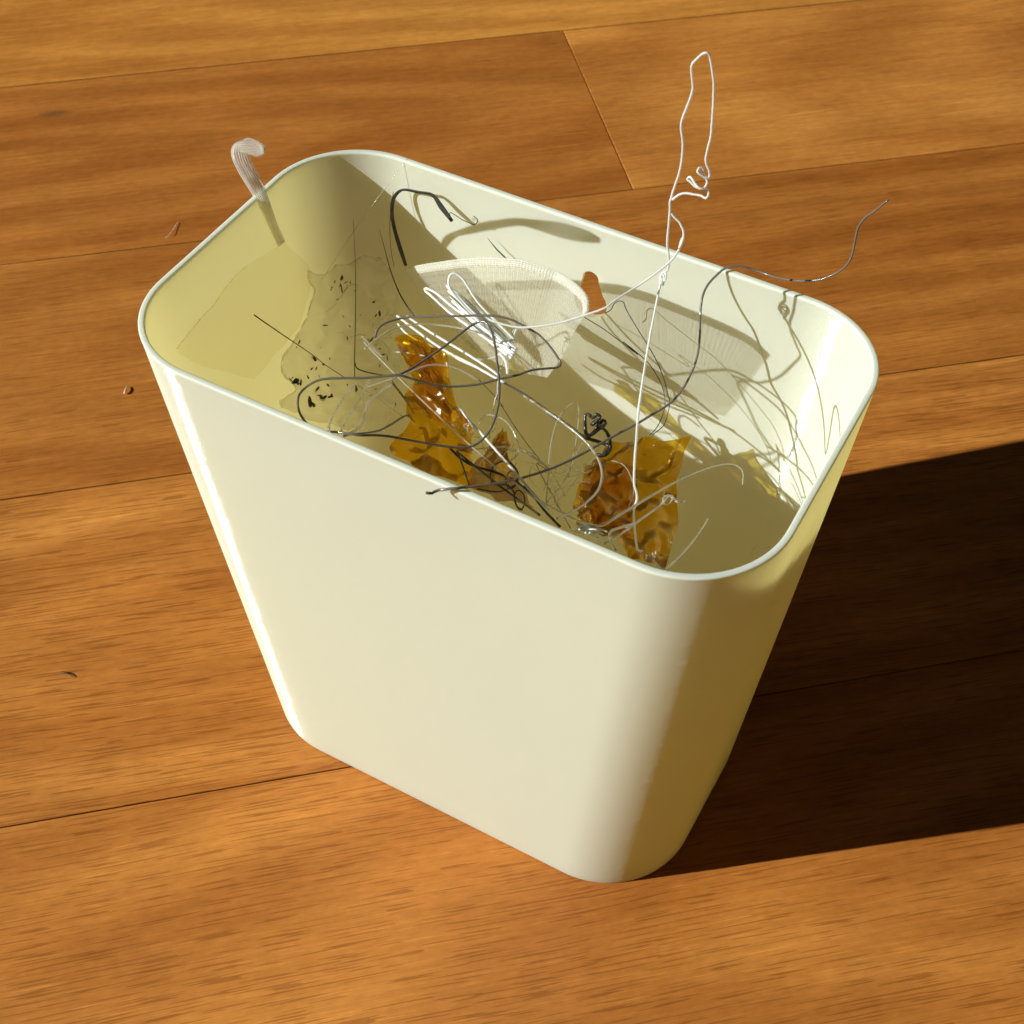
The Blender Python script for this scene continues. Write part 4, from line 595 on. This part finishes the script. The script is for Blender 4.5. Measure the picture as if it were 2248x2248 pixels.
('clear_curl', 'fine curly clear shavings beside the amber crumple', 'shavings', 'clear2', (0.2, 0.2), 0.06, [(-11.25, -6.75, 118.04), (-10.25, -5.88, 118.69), (-9.2, -5.12, 119.23), (-9.77, -5.07, 119.81), (-10.09, -5.8, 119.6), (-8.84, -6.38, 118.92), (-7.14, -6.76, 118.28), (-6.68, -5.93, 119.14), (-7.52, -6.08, 119.76), (-7.11, -7.44, 118.89), (-5.84, -7.73, 118.42), (-5.85, -6.72, 119.8), (-6.64, -6.61, 120.66), (-5.4, -5.89, 121.1), (-4.0, -6.41, 120.44), (-4.39, -7.65, 119.99), (-5.27, -7.38, 121.11), (-4.76, -6.33, 122.25)]),
('plastic_strand', 'twisted rope-like clear strand slanting past the black coils', 'strand', 'clear2', (0.25, 0.25), 0.75, [(-3.13, -11.44, 118.79), (0.53, -9.25, 119.14), (4.32, -6.96, 119.6), (5.76, -6.95, 119.06), (7.17, -6.23, 119.14), (8.47, -5.96, 118.88), (10.06, -5.56, 118.64), (11.93, -5.67, 117.88), (14.2, -5.72, 117.05), (8.53, -6.03, 119.65), (11.35, -5.91, 118.72), (14.3, -6.01, 117.6), (16.93, -6.83, 116.06), (20.43, -8.57, 113.54)]),
('plastic_strand', 'tall clear arch of thin filament standing near the black tangle', 'strand', 'clear2', (0.22, 0.22), 0.06, [(20.92, -19.0, 121.11), (18.77, -14.06, 122.01), (15.44, -6.89, 123.52), (13.38, -0.61, 124.9), (13.03, 3.91, 125.69), (13.74, 6.98, 125.85), (14.71, 7.72, 125.25), (15.56, 6.84, 121.74), (16.16, 4.52, 114.97), (16.29, 1.64, 107.8)]),
('plastic_strand', 'big pale strand arching beside the amber film and back to the rim', 'strand', 'clear2', (0.3, 0.3), 0.06, [(4.46, 1.08, 128.69), (10.58, -0.38, 128.51), (16.75, -2.1, 128.32), (22.27, -4.06, 128.0), (26.68, -6.59, 127.27), (29.23, -9.39, 126.32), (31.18, -14.94, 127.72), (31.49, -21.05, 129.79), (31.02, -28.06, 132.9), (30.34, -32.83, 135.49)]),
('plastic_strand', 'long clear strand reaching out across the shaded end with a hooked tip', 'strand', 'clear2', (0.14, 0.34), 0.06, [(55.07, 8.46, 119.73), (54.52, 9.3, 122.28), (53.17, 9.24, 123.79), (51.12, 7.93, 124.68), (48.0, 4.27, 125.09), (44.14, -1.92, 125.03), (41.74, -11.59, 128.04), (39.71, -21.44, 131.22), (38.17, -29.03, 133.97), (33.72, -28.89, 132.53), (28.38, -27.88, 131.68), (22.88, -26.74, 131.01)]),
('plastic_strand', 'clear strand ending in a lumpy knot over the amber film', 'strand', 'clear2', (0.26, 0.26), 0.35, [(43.54, -38.91, 141.54), (44.34, -32.03, 138.36), (45.12, -23.39, 134.87), (45.78, -17.68, 132.64), (46.33, -16.26, 133.3), (46.88, -14.85, 133.96), (47.6, -14.65, 133.73), (47.49, -15.27, 132.98), (46.61, -15.98, 132.32), (45.75, -15.27, 132.89), (46.34, -14.24, 133.3), (47.6, -14.07, 132.74), (48.7, -13.64, 132.5), (49.8, -13.22, 132.26), (48.96, -13.7, 131.83), (47.84, -13.71, 131.88)]),
('plastic_strand', 'clear strand bent into a square hook at the front rim', 'strand', 'clear2', (0.28, 0.28), 0.06, [(46.46, -40.08, 142.56), (44.28, -37.65, 141.51), (43.15, -35.91, 140.97), (42.99, -34.3, 140.51), (43.6, -31.92, 139.3), (45.09, -26.91, 136.64)]),
('plastic_strand', 'short pale stub leaning at the shaded end below the lit wall', 'strand', 'clear2', (0.28, 0.2), 0.06, [(57.07, -40.27, 143.64), (56.83, -31.59, 138.8), (56.24, -22.43, 134.19), (55.58, -15.97, 131.22), (55.2, -13.22, 130.02)]),
('plastic_strand', 'tiny pale hair curled against the rounded shaded corner', 'hair', 'clear2', (0.1, 0.1), 0.06, [(56.14, 25.25, 78.76), (56.18, 26.47, 80.12), (57.51, 27.46, 81.05), (59.58, 27.77, 81.3)]),
('plastic_strand', 'thin pinkish thread curving over the amber film', 'thread', 'clear2', (0.13, 0.13), 0.06, [(25.96, 3.15, 117.1), (29.05, 2.46, 118.06), (32.1, 0.14, 118.05), (34.59, -3.39, 117.66), (35.46, -7.74, 117.26)]),
('plastic_strand', 'glinting clear sliver leaning beside the amber film', 'sliver', 'clear2', (0.2, 0.2), 0.3, [(18.76, 2.94, 119.45), (19.42, -2.4, 119.69), (20.82, -9.87, 120.07), (20.92, -18.7, 121.28)]),
('plastic_strand', 'fine clear hair crossing behind the glinting sliver', 'hair', 'clear2', (0.1, 0.1), 0.06, [(21.82, 2.62, 116.59), (22.06, -4.57, 117.59), (22.12, -12.28, 118.94), (21.88, -19.82, 120.63)]),
('plastic_strand', 'hair-fine clear thread stretched up to the back rim corner', 'thread', 'clear2', (0.06, 0.06), 0.06, [(-51.12, 43.66, 146.12), (-55.99, 36.67, 136.75), (-60.35, 29.58, 127.77), (-64.21, 22.06, 118.57)]),
('plastic_strand', 'short white thread lying across the top of the amber crumple', 'thread', 'milky', (0.2, 0.2), 0.06, [(-30.27, 1.92, 125.47), (-27.25, 2.93, 125.68), (-23.16, 4.05, 125.76)]),
('dark_strand', 'thin black whisker kinked off the end of the bent black ribbon', 'whisker', 'black', (0.09, 0.12), 0.1, [(-35.78, 38.45, 136.36), (-36.61, 38.94, 138.45), (-33.27, 38.93, 137.62), (-31.38, 39.04, 137.3), (-30.08, 39.16, 137.13), (-29.58, 39.79, 137.61), (-29.67, 40.16, 138.17), (-30.76, 40.03, 138.89)]),
('plastic_strand', 'faint clear strand shadowing the top of the dark figure-of-eight loop', 'strand', 'clear2', (0.26, 0.26), 0.06, [(-33.16, -5.36, 130.77), (-32.14, -1.55, 131.26), (-30.64, 2.74, 131.61), (-27.76, 7.27, 130.9), (-25.09, 10.34, 129.73), (-19.59, 11.95, 130.03), (-14.17, 12.99, 129.88)]),
('dark_strand', 'short black tail curling from the foot of the vertical hair', 'strand', 'black', (0.2, 0.2), 0.06, [(-40.35, 0.27, 119.19), (-38.63, -1.46, 119.34), (-35.55, -2.46, 120.35), (-30.39, -3.62, 122.65), (-26.31, -4.46, 124.7)])
]
for name, label, cat, mat, rad, lump, pts in STRANDS:
    big = len(pts) > 25
    o = tube(name, pts, (rad[0] * 0.86, rad[1] * 0.86), M[mat], lump)
    tag(o, label, cat, 'filament scraps in the bin')
# fine pale threads matted low between the amber sheets
THREADS = [[(-6.68,-9.27,105.61),(-6.19,-7.48,103.76),(-5.81,-5.41,102.3),(-5.31,-3.93,100.09),(-4.75,-2.12,98.37),(-4.15,-0.48,96.41)],[(13.16,-3.2,107.89),(13.79,-1.91,105.8),(14.5,-0.3,104.12),(14.88,1.79,103.15),(14.93,3.99,102.47),(14.84,6.17,101.93)],[(-9.7,3.07,109.88),(-9.36,3.93,107.6),(-9.22,4.73,105.1),(-8.9,5.68,102.7),(-8.86,6.54,100.01),(-8.56,7.57,97.47)],[(16.01,-7.88,111.52),(15.42,-5.41,110.63),(14.02,-3.12,109.69),(13.51,-0.76,108.97),(13.01,1.56,108.34),(11.92,3.77,107.73)],[(3.78,-11.45,117.75),(3.28,-8.94,116.74),(3.47,-6.74,115.59),(3.07,-4.32,114.73),(3.18,-2.12,113.81),(2.59,0.23,113.16)],[(19.7,-10.57,111.6),(18.7,-8.07,110.58),(17.1,-5.82,109.44),(15.55,-3.59,108.4),(14.04,-1.38,107.44),(11.99,0.37,106.02)],[(2.45,-12.3,118.36),(2.94,-11.11,116.28),(3.5,-9.68,114.35),(4.05,-7.93,112.71),(4.59,-6.09,111.2),(5.06,-4.13,109.87)],[(20.67,-9.36,122.4),(19.1,-8.74,120.23),(17.07,-7.46,118.43),(15.21,-6.57,116.3),(13.12,-5.31,114.42),(11.13,-4.29,112.27)],[(4.46,-4.26,119.01),(5.09,-3.21,117.16),(5.76,-2.02,115.39),(6.46,-0.74,113.67),(7.18,0.64,112.06),(7.9,1.92,110.32)],[(10.39,-5.98,115.19),(11.05,-4.61,113.38),(11.53,-3.63,111.17),(12.0,-2.62,108.9),(12.19,-1.78,106.33),(11.47,-1.11,103.37)],[(-14.44,-5.23,114.26),(-16.46,-4.46,111.88),(-18.29,-3.83,109.34),(-20.64,-2.75,107.36),(-22.44,-2.18,104.78),(-24.67,-1.37,102.63)],[(16.09,-0.14,113.57),(16.85,1.14,111.87),(17.58,2.33,110.04),(18.36,3.92,108.69),(19.01,4.96,106.61),(19.72,6.09,104.59)],[(4.09,-10.85,121.78),(2.67,-10.37,119.41),(1.06,-9.78,116.99),(-0.52,-9.17,114.45),(-1.44,-8.65,111.69),(-2.29,-8.06,108.82)],[(18.97,-9.33,117.16),(18.08,-8.85,114.54),(17.73,-8.27,111.84),(17.45,-7.61,109.06),(17.77,-6.6,106.51),(17.75,-5.74,103.66)],[(-0.62,-2.16,120.69),(-1.01,-1.87,118.37),(-2.36,-1.45,116.0),(-4.18,-0.78,113.73),(-6.05,-0.06,111.39),(-8.2,0.91,109.22)],[(12.45,-6.76,110.41),(10.43,-4.82,109.0),(8.54,-2.78,107.78),(7.34,-0.47,107.0),(6.64,1.84,106.38),(6.8,3.98,105.66)],[(-12.43,0.48,107.15),(-14.8,1.71,105.11),(-17.08,3.46,103.79),(-18.86,5.51,103.02),(-20.59,7.53,102.33),(-22.05,9.58,101.86)],[(20.01,-10.21,121.1),(19.36,-7.71,120.15),(19.55,-5.5,119.12),(20.18,-3.72,117.82),(20.65,-1.74,116.76),(20.86,0.4,115.94)],[(5.81,-2.83,111.77),(6.44,-1.1,110.38),(7.13,0.49,108.87),(7.8,2.23,107.58),(8.43,4.03,106.43),(9.09,5.81,105.34)],[(16.79,-2.17,112.29),(17.49,-0.5,110.88),(18.18,1.25,109.61),(18.46,3.34,108.83),(19.16,5.09,107.72),(19.65,7.02,106.96)],[(2.85,0.77,110.52),(2.5,1.35,107.83),(2.38,2.05,105.14),(1.29,2.7,102.19),(-0.4,3.52,99.29),(-2.5,4.55,96.59)],[(20.34,-9.85,116.54),(20.32,-7.49,115.48),(20.76,-5.43,114.25),(21.08,-3.3,113.2),(21.63,-1.36,112.04),(22.39,0.22,110.56)]]
th_root = tag(empty('thread_tuft', Vector(THREADS[0][0]) * 0.001), 'tuft of fine pale threads matted low between the two larger amber sheets', 'threads', 'filament scraps in the bin')
for pts in THREADS:
    o = tube('thread', pts, (0.05, 0.11), M['clear2'], 0.4, sides=6); rooted(o, th_root)
# white fluff of shavings at the front rim
fl_root = None
FLUFF = [[(40.59,-39.46,143.72),(38.33,-36.03,138.42),(38.84,-35.54,139.48),(38.26,-33.14,136.64),(40.05,-35.01,139.46)],[(35.01,-34.35,137.03),(37.16,-36.46,140.45),(37.92,-36.66,140.97),(38.6,-34.89,138.19),(39.53,-35.0,137.47)],[(39.86,-39.88,143.72),(38.26,-36.08,137.78),(39.65,-36.17,139.07),(40.43,-34.44,137.36),(41.34,-34.66,136.93)],[(37.29,-37.74,139.82),(37.35,-34.34,136.93),(39.53,-36.68,140.02),(40.96,-35.46,139.08),(42.14,-35.45,138.6)],[(35.59,-34.81,137.36),(38.09,-37.26,140.62),(38.33,-34.82,138.32),(39.2,-34.45,137.1),(40.88,-35.37,137.08)],[(36.33,-36.72,139.72),(37.8,-37.38,141.2),(38.25,-33.62,138.07),(39.16,-33.53,137.61),(41.16,-34.16,138.2)],[(35.62,-35.43,138.45),(37.55,-35.24,140.02),(37.71,-33.23,137.92),(39.75,-33.09,138.0),(41.91,-34.25,139.4)],[(38.45,-39.71,143.72),(37.24,-36.21,138.92),(38.34,-36.67,140.3),(39.9,-36.72,141.61),(40.91,-36.28,141.43)],[(34.84,-34.98,136.67),(36.81,-35.87,139.36),(37.26,-35.23,138.43),(39.63,-36.8,140.3),(41.33,-38.39,141.55)],[(36.23,-38.4,140.56),(36.51,-36.33,138.87),(37.53,-35.4,138.3),(38.27,-34.5,136.58),(40.75,-36.39,138.92)],[(35.75,-34.31,137.55),(36.57,-33.43,137.01),(37.55,-32.79,136.76),(39.08,-34.18,138.23),(40.12,-34.35,137.32)]]
fl_root = tag(empty('white_shavings', Vector(FLUFF[0][0]) * 0.001), 'little clump of pale shavings pressed against the front rim', 'shavings', 'filament scraps in the bin')
for pts in FLUFF:
    o = tube('shaving', pts, (0.2, 0.16), M['milkywhite'], 0.15); rooted(o, fl_root)

# ------------------------------------------------------------------ scraps on the floor
FS = [('clear_shaving', 'tiny glinting clear shaving on the floor beyond the shaded end', 'shaving', 'milky', (0.06, 0.12), [(-218.53, 127.67, 0.4), (-218.23, 129.61, 0.9), (-219.08, 133.11, 0.6), (-220.56, 137.81, 0.3)]), ('pale_chip', 'small pale chip lying on the floor board beside the bin', 'chip', 'chip', (0.38, 0.25), [(-177.54, 51.84, 0.6), (-178.15, 53.26, 0.9), (-178.93, 55.01, 0.6)]), ('dark_crumb', 'dark crumb stuck on the floor board below the chip', 'crumb', 'fleck', (0.3, 0.15), [(-119.3, -49.87, 0.3), (-117.51, -49.54, 0.6), (-115.35, -49.38, 0.3)])]
for name, label, cat, mat, rad, pts in FS:
    o = tube(name, pts, rad, M[mat], 0.3, step=0.0004); tag(o, label, cat, 'scraps on the floor')
